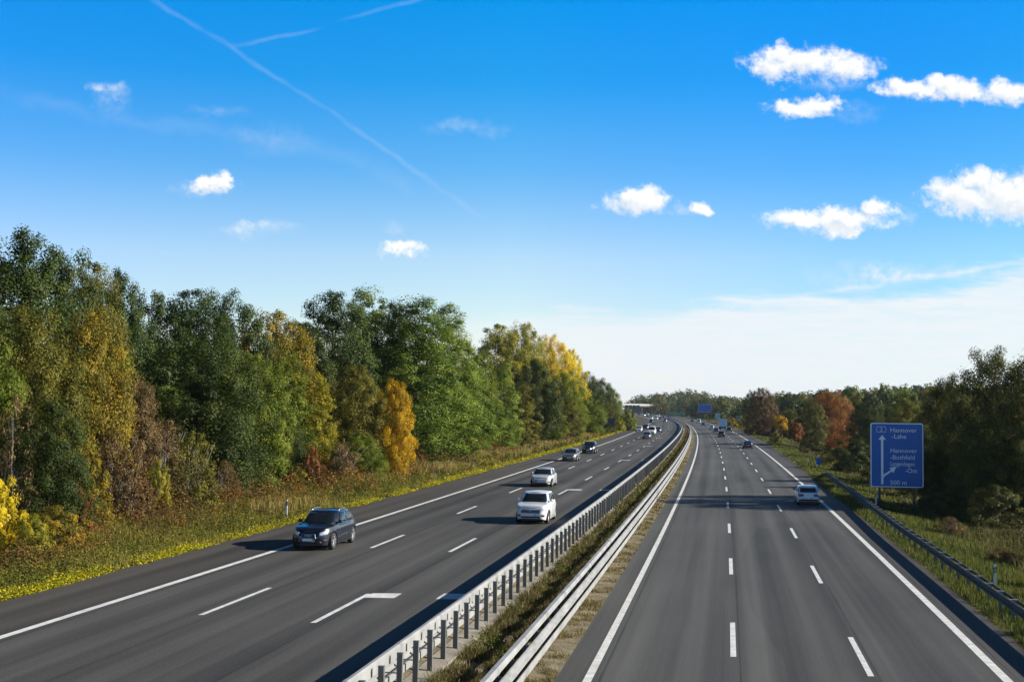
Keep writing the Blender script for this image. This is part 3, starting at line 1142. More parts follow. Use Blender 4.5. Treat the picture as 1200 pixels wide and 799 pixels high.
BEND = [
    ('birch_tree', 'birch', 0, 566, 408, 40, 178, 'green', 'green birch left of the yellow-green crown, first on the falling skyline', 'bark_pale'),
    ('poplar_tree', 'oak_tall', 0, 586, 376, 58, 236, 'yellowgreen', 'yellow-green tall tree at the back, left of the two golden crowns'),
    ('poplar_tree', 'oak_wide', 1, 614, 373, 52, 240, 'yellowgreen', 'tall yellow-green tree with the highest top left of the golden crown'),
    ('poplar_tree', 'oak_wide', 0, 646, 390, 44, 262, 'yellow', 'tall golden crown at the back of the wood towards the bend'),
    ('poplar_tree', 'oak_wide', 1, 668, 405, 34, 285, 'yellow', 'smaller golden crown just right of the tall golden one'),
    ('birch_tree', 'birch', 1, 590, 424, 42, 186, 'poplar', 'fresh green birch with a pale trunk, below the yellow-green tall tree', 'bark_pale'),
    ('birch_tree', 'birch', 0, 612, 446, 38, 196, 'olive', 'olive birch with an orange tinge in the middle of the bend wood', 'bark_pale'),
    ('oak_tree', 'oak_near', 1, 628, 418, 52, 214, 'dark', 'dark green round tree right under the two golden crowns'),
    ('birch_tree', 'birch', 1, 642, 448, 38, 216, 'green', 'green feathery birch at the roadside edge of the bend wood', 'bark_pale'),
    ('oak_tree', 'oak_wide', 0, 662, 432, 44, 246, 'green', 'mid green round tree right of the feathery birch in the bend wood'),
    ('oak_tree', 'oak_wide', 1, 684, 432, 40, 290, 'dark', 'dark green dome in the skyline below the smaller golden crown'),
    ('oak_tree', 'oak_wide', 0, 702, 442, 36, 335, 'dark', 'dark green dome second from the end of the left wood'),
    ('oak_tree', 'oak_wide', 1, 714, 452, 26, 385, 'green', 'small green dome ending the left wood beside the far bridge'),
    ('birch_tree', 'birch', 0, 580, 470, 40, 176, 'poplar', 'low light green birch beside the verge, right of the big light green poplar', 'bark_pale'),
    ('birch_tree', 'birch', 1, 548, 452, 40, 160, 'green', 'low green birch in front of the tall poplars, near their right end', 'bark_pale'),
    ('oak_tree', 'oak_near', 0, 664, 468, 36, 236, 'olive', 'low olive tree over the dark red bush in the bend wood'),
    ('oak_tree', 'oak_near', 2, 690, 465, 34, 275, 'green', 'low green tree near the road, third from the end of the left wood'),
    ('oak_tree', 'oak_near', 1, 708, 474, 26, 330, 'olive', 'low olive tree beside the dark sign back at the bend'),
]
for row in BEND:
    row = row[:5] + (row[5] * 1.35,) + row[6:]
    T(*row[:8], row[8], WOOD_L, row[9] if len(row) > 9 else 'bark')
# the wood's dark interior: trees glimpsed only between the crowns in front
rngw = random.Random(3)
for i in range(26):
    Y = 72 + 9 * i
    off = -40 - rngw.uniform(0, 9)
    x, y, _ = rp(Y, off)
    tree('oak_tree', 'far', i % 2, (x, y, .3), rngw.uniform(10, 13.5), rngw.uniform(9, 11), rngw.choice(['dark', 'dark', 'deep', 'green']),
         'dark green tree inside the left wood, seen only in the gaps between the front crowns', 'trees inside the left wood')

# shrubs along the left verge
SH = 'shrubs along the edge of the left wood'
SHRUBS = [
    ('shrub', 'shrub', 0, 2, 556, 74, 52, 'yellow', 'yellowish leafy bush at the left border, lowest of the wood edge'),
    ('shrub', 'shrub', 1, 66, 590, 96, 54, 'goldgreen', 'orange-yellow low bush right of the yellow bush at the left border'),
    ('shrub', 'sparse_shrub', 0, 22, 455, 66, 57, 'brown', 'rusty brown thin bush high at the left border, over the yellow bush'),
    ('shrub', 'shrub', 0, 108, 532, 58, 63, 'goldgreen', 'bush of red and gold leaves beside the black hollow at the left'),
    ('shrub', 'sparse_shrub', 1, 150, 520, 66, 66, 'redbrown', 'wine-red twiggy bush below the half-bare brown tree'),
    ('shrub', 'shrub', 1, 186, 536, 40, 70, 'yellowgreen', 'upright yellow-green bush between the wine-red bush and the bare grey shrub'),
    ('shrub', 'sparse_shrub', 0, 224, 502, 74, 75, 'olive', 'bare fanned shrub with pale grey stems under the big dark oak'),
    ('shrub', 'sparse_shrub', 1, 258, 536, 56, 80, 'redbrown', 'dark reddish shrub with a leaning pale branch, right of the fanned bare shrub'),
    ('shrub', 'shrub', 0, 366, 520, 34, 97, 'rust', 'rust-red bush standing on the verge between green trees'),
    ('shrub', 'shrub', 1, 348, 545, 34, 95, 'goldgreen', 'low gold-flecked bush at the foot of the rust-red bush'),
    ('shrub', 'sparse_shrub', 0, 402, 512, 44, 104, 'brown', 'grey-brown bare thicket left of the low round green tree'),
    ('shrub', 'shrub', 0, 92, 566, 50, 59, 'rust', 'rusty orange bush between the orange-yellow low bush and the red and gold bush'),
    ('shrub', 'sparse_shrub', 0, 128, 500, 60, 68, 'redbrown', 'purplish brown twigs over the red and gold bush'),
    ('shrub', 'shrub', 1, 168, 560, 44, 67, 'redbrown', 'low dark red bush in front of the wine-red twiggy bush'),
    ('shrub', 'sparse_shrub', 1, 196, 486, 64, 78, 'brown', 'tall pale brown thicket left of the fanned bare shrub'),
    ('shrub', 'shrub', 1, 40, 600, 60, 51, 'yellowgreen', 'yellow-green low bush under the yellow bush at the left border'),
    ('shrub', 'shrub', 0, 250, 572, 60, 82, 'dark', 'dark green low bush on the verge below the big dark oak'),
    ('shrub', 'shrub', 1, 300, 560, 66, 88, 'green', 'green low bush on the verge right below the mid green tree'),
    ('shrub', 'shrub', 0, 440, 528, 40, 110, 'green', 'small green bush under the gold maple'),
    ('shrub', 'shrub', 1, 658, 488, 24, 222, 'redbrown', 'dark red bush at the wood edge by the bend'),
    ('shrub', 'shrub', 0, 549, 520, 18, 152, 'dark', 'lone dark green bush standing in the pale dry grass of the verge'),
    ('shrub', 'shrub', 1, 612, 494, 34, 190, 'olive', 'olive bush at the foot of the bend wood'),
    ('shrub', 'shrub', 0, 736, 478, 24, 330, 'green', 'round light green bush inside the road bend, right of the dark sign back'),
    ('shrub', 'shrub', 1, 725, 488, 20, 318, 'yellowgreen', 'yellow-green low bush next to the dark sign back at the bend'),
    ('shrub', 'shrub', 0, 714, 500, 22, 296, 'green', 'low green bush under the dark sign back'),
]
for row in SHRUBS:
    T(*row[:8], row[8], SH, 'bark_pale' if 'sparse' in row[1] else 'bark', cat='bush')

# ------------------------------------------------------------------ trees right of the road
WR = 'trees right of the road'
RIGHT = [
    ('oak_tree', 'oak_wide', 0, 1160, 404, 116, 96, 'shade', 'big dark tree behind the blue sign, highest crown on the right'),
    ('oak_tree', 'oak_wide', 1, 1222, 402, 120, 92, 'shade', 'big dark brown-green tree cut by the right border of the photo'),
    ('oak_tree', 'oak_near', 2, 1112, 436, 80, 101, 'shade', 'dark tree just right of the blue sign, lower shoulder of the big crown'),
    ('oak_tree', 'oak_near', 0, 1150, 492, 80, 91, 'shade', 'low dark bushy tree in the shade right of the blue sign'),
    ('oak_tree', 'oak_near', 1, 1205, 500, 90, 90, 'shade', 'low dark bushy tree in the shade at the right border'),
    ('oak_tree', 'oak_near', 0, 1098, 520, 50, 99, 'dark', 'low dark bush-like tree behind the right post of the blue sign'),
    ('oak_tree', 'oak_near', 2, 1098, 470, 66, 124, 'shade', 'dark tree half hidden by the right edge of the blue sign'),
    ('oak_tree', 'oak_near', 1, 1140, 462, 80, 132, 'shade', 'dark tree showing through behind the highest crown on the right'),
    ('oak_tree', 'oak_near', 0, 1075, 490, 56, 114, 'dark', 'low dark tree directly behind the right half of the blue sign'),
    ('oak_tree', 'oak_wide', 1, 893, 452, 38, 335, 'redbrown', 'tall dark tree with a reddish crown at the roadside, left of the small red maple'),
    ('oak_tree', 'oak_wide', 0, 881, 456, 22, 352, 'deep', 'dark green half of the roadside pair left of the red maple'),
    ('oak_tree', 'oak_wide', 0, 972, 456, 62, 248, 'red', 'broad orange-red tree glowing left of the blue sign'),
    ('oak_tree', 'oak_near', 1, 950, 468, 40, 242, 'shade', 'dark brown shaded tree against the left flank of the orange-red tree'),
    ('maple_tree', 'round_maple', 0, 932, 494, 19, 226, 'red', 'small red maple on a thin trunk standing alone on the right verge'),
    ('maple_tree', 'round_maple', 1, 915, 486, 17, 300, 'gold', 'small orange-gold tree behind the small red maple'),
    ('oak_tree', 'oak_near', 2, 925, 478, 34, 330, 'olive', 'olive tree filling the gap behind the small red maple'),
    ('oak_tree', 'oak_near', 0, 1018, 470, 56, 230, 'dark', 'dark tree right of the orange-red tree, behind the blue sign left edge'),
    ('oak_tree', 'oak_near', 1, 1062, 466, 70, 190, 'olive', 'olive tree standing behind the blue sign'),
]
for row in RIGHT:
    T(*row[:8], row[8], WR, base=-1.0)
RSH = [
    ('shrub', 'shrub', 0, 1000, 513, 66, 152, 'dark', 'large dark round bush left of the blue sign'),
    ('shrub', 'shrub', 1, 974, 524, 36, 165, 'olive', 'olive bush touching the left side of the large dark round bush'),
    ('shrub', 'shrub', 1, 1036, 526, 50, 140, 'shade', 'shaded bush under the left half of the blue sign'),
    ('shrub', 'shrub', 0, 910, 506, 20, 262, 'olive', 'low olive bush left of the small red maple'),
    ('shrub', 'shrub', 1, 880, 492, 20, 350, 'goldgreen', 'gold-green bush beneath the dark roadside pair on the right'),
    ('shrub', 'shrub', 0, 856, 488, 20, 430, 'goldgreen', 'orange-gold bush behind the lorry by the far right verge'),
    ('shrub', 'shrub', 1, 868, 486, 22, 440, 'yellowgreen', 'pale orange bush next to the small blue roadside plates'),
    ('shrub', 'shrub', 0, 944, 524, 22, 215, 'brown', 'low brown bush right of the small red maple'),
    ('shrub', 'sparse_shrub', 1, 1112, 604, 40, 78, 'brown', 'tuft of dry reddish stems in the grass below the blue sign'),
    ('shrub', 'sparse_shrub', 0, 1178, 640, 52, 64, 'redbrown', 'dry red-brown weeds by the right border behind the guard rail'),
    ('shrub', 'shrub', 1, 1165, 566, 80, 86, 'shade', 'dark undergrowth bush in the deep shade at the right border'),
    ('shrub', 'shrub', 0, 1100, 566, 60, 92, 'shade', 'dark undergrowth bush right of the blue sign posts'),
]
for row in RSH:
    T(*row[:8], row[8], 'shrubs on the right verge', base=-.9, cat='bush')
# trees standing just right of the picture; only their shadows reach the verge
for Y, off, h_, w_ in ((41, 25, 7.0, 3.8), (45, 26, 7.2, 3.2), (49, 26.5, 7.3, 3.0), (54, 27, 6.8, 3.2), (64, 33, 8.2, 4.0), (71, 36, 7.6, 3.0), (88, 47, 11, 7), (95, 50, 12, 8), (101, 50, 11, 7)):
    x, y, _ = rp(Y, off)
    tree('birch_tree', 'birch', 0, (x, y, -1.0), h_, w_, 'olive', 'tree beyond the right border whose shadow falls on the right verge',
         'trees beyond the right border', 'bark_pale')
# the wood beyond, crown behind crown
rngr = random.Random(8)
HL = [(843, 470), (862, 464), (880, 466), (905, 458), (925, 455), (945, 458), (965, 452), (985, 450), (1005, 448), (1025, 450), (1045, 448),
      (1065, 446), (1085, 448), (1100, 444)]
for i, (px, top) in enumerate(HL):
    for j, Y in enumerate((520, 400)):
        p = px + rngr.uniform(-9, 9)
        if p < 600 + F * (cx(Y - 45 * (i / 13)) + 27) / Y:
            continue
        T('oak_tree', 'far', (i + j) % 2, p, top + rngr.uniform(-2, 4) + 9 * j, rngr.uniform(26, 36) * (1.25 if j else 1), Y - 90 * (i / 13) + rngr.uniform(-20, 20),
          rngr.choice(['deep', 'dark', 'dark', 'green', 'olive', 'rust' if (i % 4 == 1 and j == 0) else 'deep']),
          'rounded crown among many in the wood behind the trees right of the road', 'trees of the wood right of the road', base=-.8)


# ------------------------------------------------------------------ far woodland, one mass each
def woodland(name, spots, leaf, label, seed, nleaf=1000, ls=1.15):
    rng = np.random.default_rng(seed)
    VV, TT = [], []
    for (x, y, z, h, r) in spots:
        P, nr, t, _ = crown_cloud(rng, h, r, .3, 'dome', 44, nleaf, r * .32, ragged=.12)
        V, _f = leaf_quads(P, nr, ls, rng, aspect=.8)
        V[:, 0] += x
        V[:, 1] += y
        V[:, 2] += z
        VV.append(V)
        hue = rng.uniform(0, 1) ** 1.3
        TT.append(np.clip(hue * .7 + .35 * t, 0, 1))
    V = np.concatenate(VV)
    o = fast_mesh(name, V, np.arange(len(V)).reshape(-1, 4), np.concatenate(TT), LEAF[leaf])
    tag(o, label, 'woodland', kind='stuff')


LEAF['mixed'] = leaf_mat('leaf_far_mixed', [(.030, .055, .016), (.062, .098, .024), (.12, .14, .032), (.24, .17, .040)], .3)
rngf = random.Random(5)
spots = []
for i in range(170):
    px = rngf.uniform(690, 900)
    Y = rngf.uniform(1120, 1500)
    top = np.interp(px, [690, 720, 750, 778, 800, 812, 830, 850, 870, 900], [470, 462, 461, 459, 455, 455, 459, 463, 464, 462]) + rngf.uniform(-1, 7)
    x, y, z = at(px, top, Y)
    off = (x - cx(Y)) / math.sqrt(1 + slope(Y) ** 2)
    if abs(off + 8) < 22:
        continue
    spots.append((x, y, -.3, max(7, z + .3), rngf.uniform(7, 11)))
for i in range(90):
    px = rngf.uniform(782, 850)
    Y = rngf.uniform(680, 1000)
    x, y, z = at(px, rngf.uniform(464, 474), Y)
    off = (x - cx(Y)) / math.sqrt(1 + slope(Y) ** 2)
    if off < 30:
        continue
    spots.append((x, y, -.3, max(5, z + .3), rngf.uniform(5, 9)))
woodland('far_woodland', spots, 'mixed', 'distant wood closing the view behind the far bridge and the blue gantry sign', 21)
spots = []
for i in range(120):
    Y = rngf.uniform(420, 1100)
    off = -rngf.uniform(44, 90)
    x, y, _ = rp(Y, off)
    spots.append((x, y, 0, rngf.uniform(12, 17), rngf.uniform(6, 9)))
for i in range(60):
    Y = rngf.uniform(420, 800)
    x, y, _ = rp(Y, -rngf.uniform(36, 46))
    spots.append((x, y, 0, rngf.uniform(9, 13), rngf.uniform(4, 6)))
woodland('far_woodland', spots, 'mixed', 'continuation of the left wood round the bend towards the far bridge', 22)
spots = []
for i in range(200):
    px = rngf.uniform(830, 1330)
    Y = rngf.uniform(520, 900)
    top = np.interp(px, [830, 900, 1000, 1100, 1330], [468, 462, 452, 448, 440]) + rngf.uniform(0, 7)
    x, y, z = at(px, top, Y)
    if (x - cx(Y)) < 32:
        continue
    spots.append((x, y, -.8, max(6, z + .8), rngf.uniform(6, 9)))
woodland('far_woodland', spots, 'mixed', 'dark far wood along the horizon on the right', 23)


# ------------------------------------------------------------------ grass, weeds and flowers
def pnoise(x, y, s, seed=0):
    return (np.sin(x / s + seed) * np.cos(y / s * 1.3 + 2.1 * seed) + .6 * np.sin(x / s * 2.3 + y / s * 1.1 + seed * 3) + .4 * np.cos(y / s * 3.7 - x / s * 1.9 + seed)) / 2


def scatter(rng, n, y0, y1, o0, o1, power=1.7):
    """Random road-frame spots, thinner with distance."""
    t = rng.uniform(0, 1, n)
    k = 1 - power
    Y = (y0 ** k + t * (y1 ** k - y0 ** k)) ** (1 / k)
    off = rng.uniform(0, 1, n) * (o1 - o0) + o0
    cxv = np.array([cx(y) for y in Y])
    sl = np.array([math.sqrt(1 + slope(y) ** 2) for y in Y])
    X = cxv + off * sl
    zs = np.interp(off, [a for a, _ in GROUND], [b for _, b in GROUND])
    return X, Y, off, zs


def blades(name, rng, X, Y, Z, hgt, wid, tint, m, label, cat, lean=.45):
    """Bunches of upright tapering blades."""
    n = len(X)
    a = rng.uniform(0, 2 * np.pi, n)
    dx, dy = np.cos(a), np.sin(a)
    la = rng.uniform(0, 2 * np.pi, n)
    ll = hgt * rng.uniform(.05, lean, n)
    V = np.empty((n, 4, 3))
    V[:, 0] = np.stack([X - dx * wid * .5, Y - dy * wid * .5, Z - .03], 1)
    V[:, 1] = np.stack([X + dx * wid * .5, Y + dy * wid * .5, Z - .03], 1)
    tx, ty = X + np.cos(la) * ll, Y + np.sin(la) * ll
    V[:, 2] = np.stack([tx + dx * wid * .12, ty + dy * wid * .12, Z + hgt], 1)
    V[:, 3] = np.stack([tx - dx * wid * .12, ty - dy * wid * .12, Z + hgt], 1)
    o = fast_mesh(name, V.reshape(-1, 3), np.arange(n * 4).reshape(n, 4), tint, m)
    return tag(o, label, cat, kind='stuff')


def weeds(name, rng, X, Y, Z, hgt, size, tint, m, label, cat, flat=.3):
    """Small leaves floating through the height of the weeds."""
    n = len(X)
    P = np.stack([X, Y, Z + hgt * rng.uniform(.05, 1, n)], 1)
    nr = unit(rng.normal(size=(n, 3)) + np.array([0, 0, flat * 3]))
    V, Fq = leaf_quads(P, nr, size, rng)
    o = fast_mesh(name, V, Fq, tint, m)
    return tag(o, label, cat, kind='stuff')


LEAF['dry'] = leaf_mat('grass_dry', [(.14, .115, .030), (.28, .21, .060), (.42, .32, .12)], .3)
LEAF['verge'] = leaf_mat('grass_verge', [(.080, .085, .016), (.19, .175, .028), (.34, .27, .070)], .35)
LEAF['lawn'] = leaf_mat('grass_lawn', [(.050, .068, .013), (.105, .125, .022), (.21, .18, .045)], .4)
LEAF['flower'] = leaf_mat('flowers_yellow', [(.12, .16, .012), (.34, .34, .015), (.66, .54, .025)], .3)
LEAF['weed'] = leaf_mat('weed_leaves', [(.040, .068, .012), (.11, .14, .022), (.23, .22, .034)], .35)
LEAF['tuft'] = leaf_mat('median_tufts', [(.050, .055, .016), (.15, .125, .040), (.30, .235, .10)], .25)

rg_ = np.random.default_rng(77)
# left verge: dry and green grass in patches
X, Y, off, Z = scatter(rg_, 80000, 38, 420, -19.8, -34)
pt = pnoise(X, Y, 5.0, 1)
near = np.clip((-19.4 - off) / 5, 0.12, 1)
hg = (.16 + .48 * near * (1 + .6 * pt)) * rg_.uniform(.4, 1.3, len(X))
sc_ = np.clip(Y / 75, .8, 3.2)
blades('verge_grass', rg_, X, Y, Z, hg, .05 * sc_, np.clip(.5 + .35 * pt + rg_.normal(0, .2, len(X)), 0, 1), LEAF['verge'],
       'uneven green and straw coloured grass on the verge left of the road', 'grass')
keep = (pnoise(X, Y, 9, 5) + np.clip((Y - 130) / 150, -.35, .25) > .1) & (off < -22)
X2, Y2, Z2 = X[keep] + .2, Y[keep] + .2, Z[keep]
blades('dry_grass', rg_, X2, Y2, Z2, rg_.uniform(.5, 1.15, len(X2)), .05 * sc_[keep], rg_.uniform(0, 1, len(X2)), LEAF['dry'],
       'tall dry straw grass in patches along the edge of the left wood', 'grass')


def clump_field(name, rng, n, y0, y1, o0, o1, h0, h1, r0, r1, per, size, m, label, cat, power=1.6, keep=None):
    """Low leafy domes strewn over the verge, each with a hue of its own."""
    X, Y, off, Z = scatter(rng, n, y0, y1, o0, o1, power)
    if keep is not None:
        k = keep(X, Y, off)
        X, Y, off, Z = X[k], Y[k], off[k], Z[k]
    n = len(X)
    hh, rr2 = rng.uniform(h0, h1, n), rng.uniform(r0, r1, n)
    idx = np.repeat(np.arange(n), per)
    d = unit(rng.normal(size=(len(idx), 3)))
    d[:, 2] = np.abs(d[:, 2])
    q = rng.uniform(.25, 1, len(idx)) ** .5 * (1 + .35 * np.sin(d[:, 0] * 7 + idx) * np.cos(d[:, 1] * 6 + idx * 2))
    P = np.stack([X[idx] + d[:, 0] * q * rr2[idx], Y[idx] + d[:, 1] * q * rr2[idx], Z[idx] + d[:, 2] * q * hh[idx]], 1)
    nr = unit(d + rng.normal(size=d.shape) * .6 + np.array([0, 0, .3]))
    hue = rng.uniform(0, 1, n)
    V, Fq = leaf_quads(P, nr, size * np.clip(Y[idx] / 75, .85, 3), rng)
    o = fast_mesh(name, V, Fq, np.clip(.72 * hue[idx] + .28 * rng.uniform(0, 1, len(idx)), 0, 1), m)
    return tag(o, label, cat, kind='stuff')


LEAF['bramble'] = leaf_mat('leaf_bramble', [(.035, .055, .014), (.070, .085, .020), (.14, .085, .030), (.20, .075, .028), (.32, .20, .030), (.20, .20, .030)], .3)
LEAF['weed2'] = leaf_mat('weed_leaves_mixed', [(.030, .050, .012), (.085, .105, .020), (.18, .18, .028), (.30, .25, .040), (.26, .17, .050)], .38)
clump_field('undergrowth', rg_, 520, 40, 420, -27.0, -36, .7, 2.6, .6, 1.5, 260, .15, LEAF['bramble'],
            'tangled brambles, brown, red and yellow, under the edge of the left wood', 'undergrowth')
clump_field('undergrowth', rg_, 420, 40, 300, -23.5, -29, .5, 1.4, .4, 1.0, 150, .12, LEAF['bramble'],
            'scattered low brambles in front of the left wood, spilling on to the verge', 'undergrowth',
            keep=lambda X, Y, off: pnoise(X, Y, 6.0, 3) > -.1)
clump_field('undergrowth', rg_, 260, 38, 120, -22.5, -28, .5, 1.5, .4, 1.1, 190, .115, LEAF['bramble'],
            'rusty and golden bramble clumps low on the near left verge', 'undergrowth',
            keep=lambda X, Y, off: pnoise(X, Y, 4.0, 13) > -.25)
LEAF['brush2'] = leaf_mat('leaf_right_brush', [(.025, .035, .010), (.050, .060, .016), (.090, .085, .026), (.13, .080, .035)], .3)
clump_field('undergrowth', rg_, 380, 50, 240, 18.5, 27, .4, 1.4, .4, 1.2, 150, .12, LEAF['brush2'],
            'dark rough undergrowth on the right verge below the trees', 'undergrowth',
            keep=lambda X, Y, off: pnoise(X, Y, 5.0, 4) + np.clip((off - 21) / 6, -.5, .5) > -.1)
clump_field('roadside_weeds', rg_, 4200, 38, 400, -20.7, -29.5, .25, .95, .25, .75, 62, .105, LEAF['weed2'],
            'green and yellowish leafy weeds in clumps on the verge left of the road', 'weeds',
            keep=lambda X, Y, off: pnoise(X, Y, 4.0, 9) + .4 * rg_.normal(size=len(X)) > -.35)
X, Y, off, Z = scatter(rg_, 70000, 38, 420, -19.25, -20.9)
pt = pnoise(X, Y, 2.2, 3) + .7 * pnoise(X, Y, 9, 7)
w_ = np.exp(-((off + 19.85 + .25 * pnoise(X, Y, 3.3, 2)) / .62) ** 2)
k = rg_.uniform(size=len(X)) < w_ * (.55 + .75 * pt)
X, Y, Z = X[k], Y[k], Z[k]
weeds('verge_flowers', rg_, X, Y, Z, (.26 + .16 * pnoise(X, Y, 1.1, 5)) * rg_.uniform(.3, 1.3, len(X)), .085 * np.clip(Y / 70, .9, 3), np.clip(.62 + .3 * rg_.normal(size=len(X)), 0, 1), LEAF['flower'],
      'strip of yellow flowers along the asphalt edge left of the road', 'flowers', flat=.6)
LEAF['brush'] = leaf_mat('grass_brush', [(.07, .07, .02), (.13, .115, .035), (.20, .16, .06)], .3)
# right verge
X, Y, off, Z = scatter(rg_, 90000, 34, 420, 12.9, 24)
off2 = off + np.array([r_edge(y) - 12.75 for y in Y])
X = X + (off2 - off)
pt = pnoise(X, Y, 3.0, 2)
hg = np.where(off < 14.5, .22, .26) * (1 + .5 * pt) * rg_.uniform(.5, 1.3, len(X))
blades('verge_grass', rg_, X, Y, Z, hg, .06 * np.clip(Y / 60, .8, 3.5), np.clip(.45 + .3 * pt + rg_.normal(0, .22, len(X)), 0, 1), LEAF['lawn'],
       'bright green grass on the verge right of the road, on both sides of the guard rail', 'grass')
X, Y, off, Z = scatter(rg_, 60000, 40, 420, 18.0, 34)
X = X + np.array([r_edge(y) - 12.75 for y in Y])
k = pnoise(X, Y, 4.0, 6) + .3 * rg_.normal(size=len(X)) > .0
X, Y, Z = X[k], Y[k], Z[k]
blades('dry_grass', rg_, X, Y, Z, rg_.uniform(.2, .65, len(X)), .05 * np.clip(Y / 60, .8, 4), rg_.uniform(0, 1, len(X)), LEAF['brush'],
       'dry reddish straw grass beyond the guard rail on the right', 'grass')
# median tufts
X, Y, off, Z = scatter(rg_, 120000, 24, 330, -3.5, -.86)
Z = np.interp(off, [-3.5, -2.6, -1.7, -.86], [.48, .30, .10, .006])
pt = pnoise(X, Y, .55, 4) + .6 * pnoise(X, Y, 2.6, 8)
th_ = np.where(off < -1.9, -.15, .22)
k = pt + .25 * rg_.normal(size=len(X)) > th_
X, Y, Z, off, pt = X[k], Y[k], Z[k], off[k], pt[k]
hg = np.where(off < -1.9, .30, .11) * (.5 + np.clip(pt, 0, 1)) * rg_.uniform(.4, 1.4, len(X))
blades('median_grass', rg_, X, Y, Z, hg, .028 * np.clip(Y / 38, .8, 4), np.clip(.5 + .3 * rg_.normal(size=len(X)) + np.where(off < -1.9, -.1, .15), 0, 1), LEAF['tuft'],
       'dry and green tufts of grass on the sandy median between the barriers', 'grass', lean=1.0)
X, Y, off, Z = scatter(rg_, 26000, 24, 200, -3.5, -2.1)
Z = np.interp(off, [-3.5, -2.6, -1.7, -.86], [.48, .30, .10, .006])
k = pnoise(X, Y, 1.3, 12) + .2 * rg_.normal(size=len(X)) > .42
X, Y, Z = X[k], Y[k], Z[k]
weeds('median_weeds', rg_, X, Y, Z, rg_.uniform(.15, .55, len(X)), .075 * np.clip(Y / 40, .8, 3), rg_.uniform(0, 1, len(X)), LEAF['weed'],
      'clumps of green weeds growing between the two median barriers', 'weeds')


# ------------------------------------------------------------------ vehicles
def lerp(a, b, t):
    return a + (b - a) * t


def interp(pts, x):
    return float(np.interp(x, [p[0] for p in pts], [p[1] for p in pts]))


def smooth_interp(pts, x):
    for (x0, y0), (x1, y1) in zip(pts, pts[1:]):
        if x <= x1:
            t = max(0, min(1, (x - x0) / (x1 - x0)))
            t = t * t * (3 - 2 * t) * .5 + t * .5
            return y0 + (y1 - y0) * t
    return pts[-1][1]


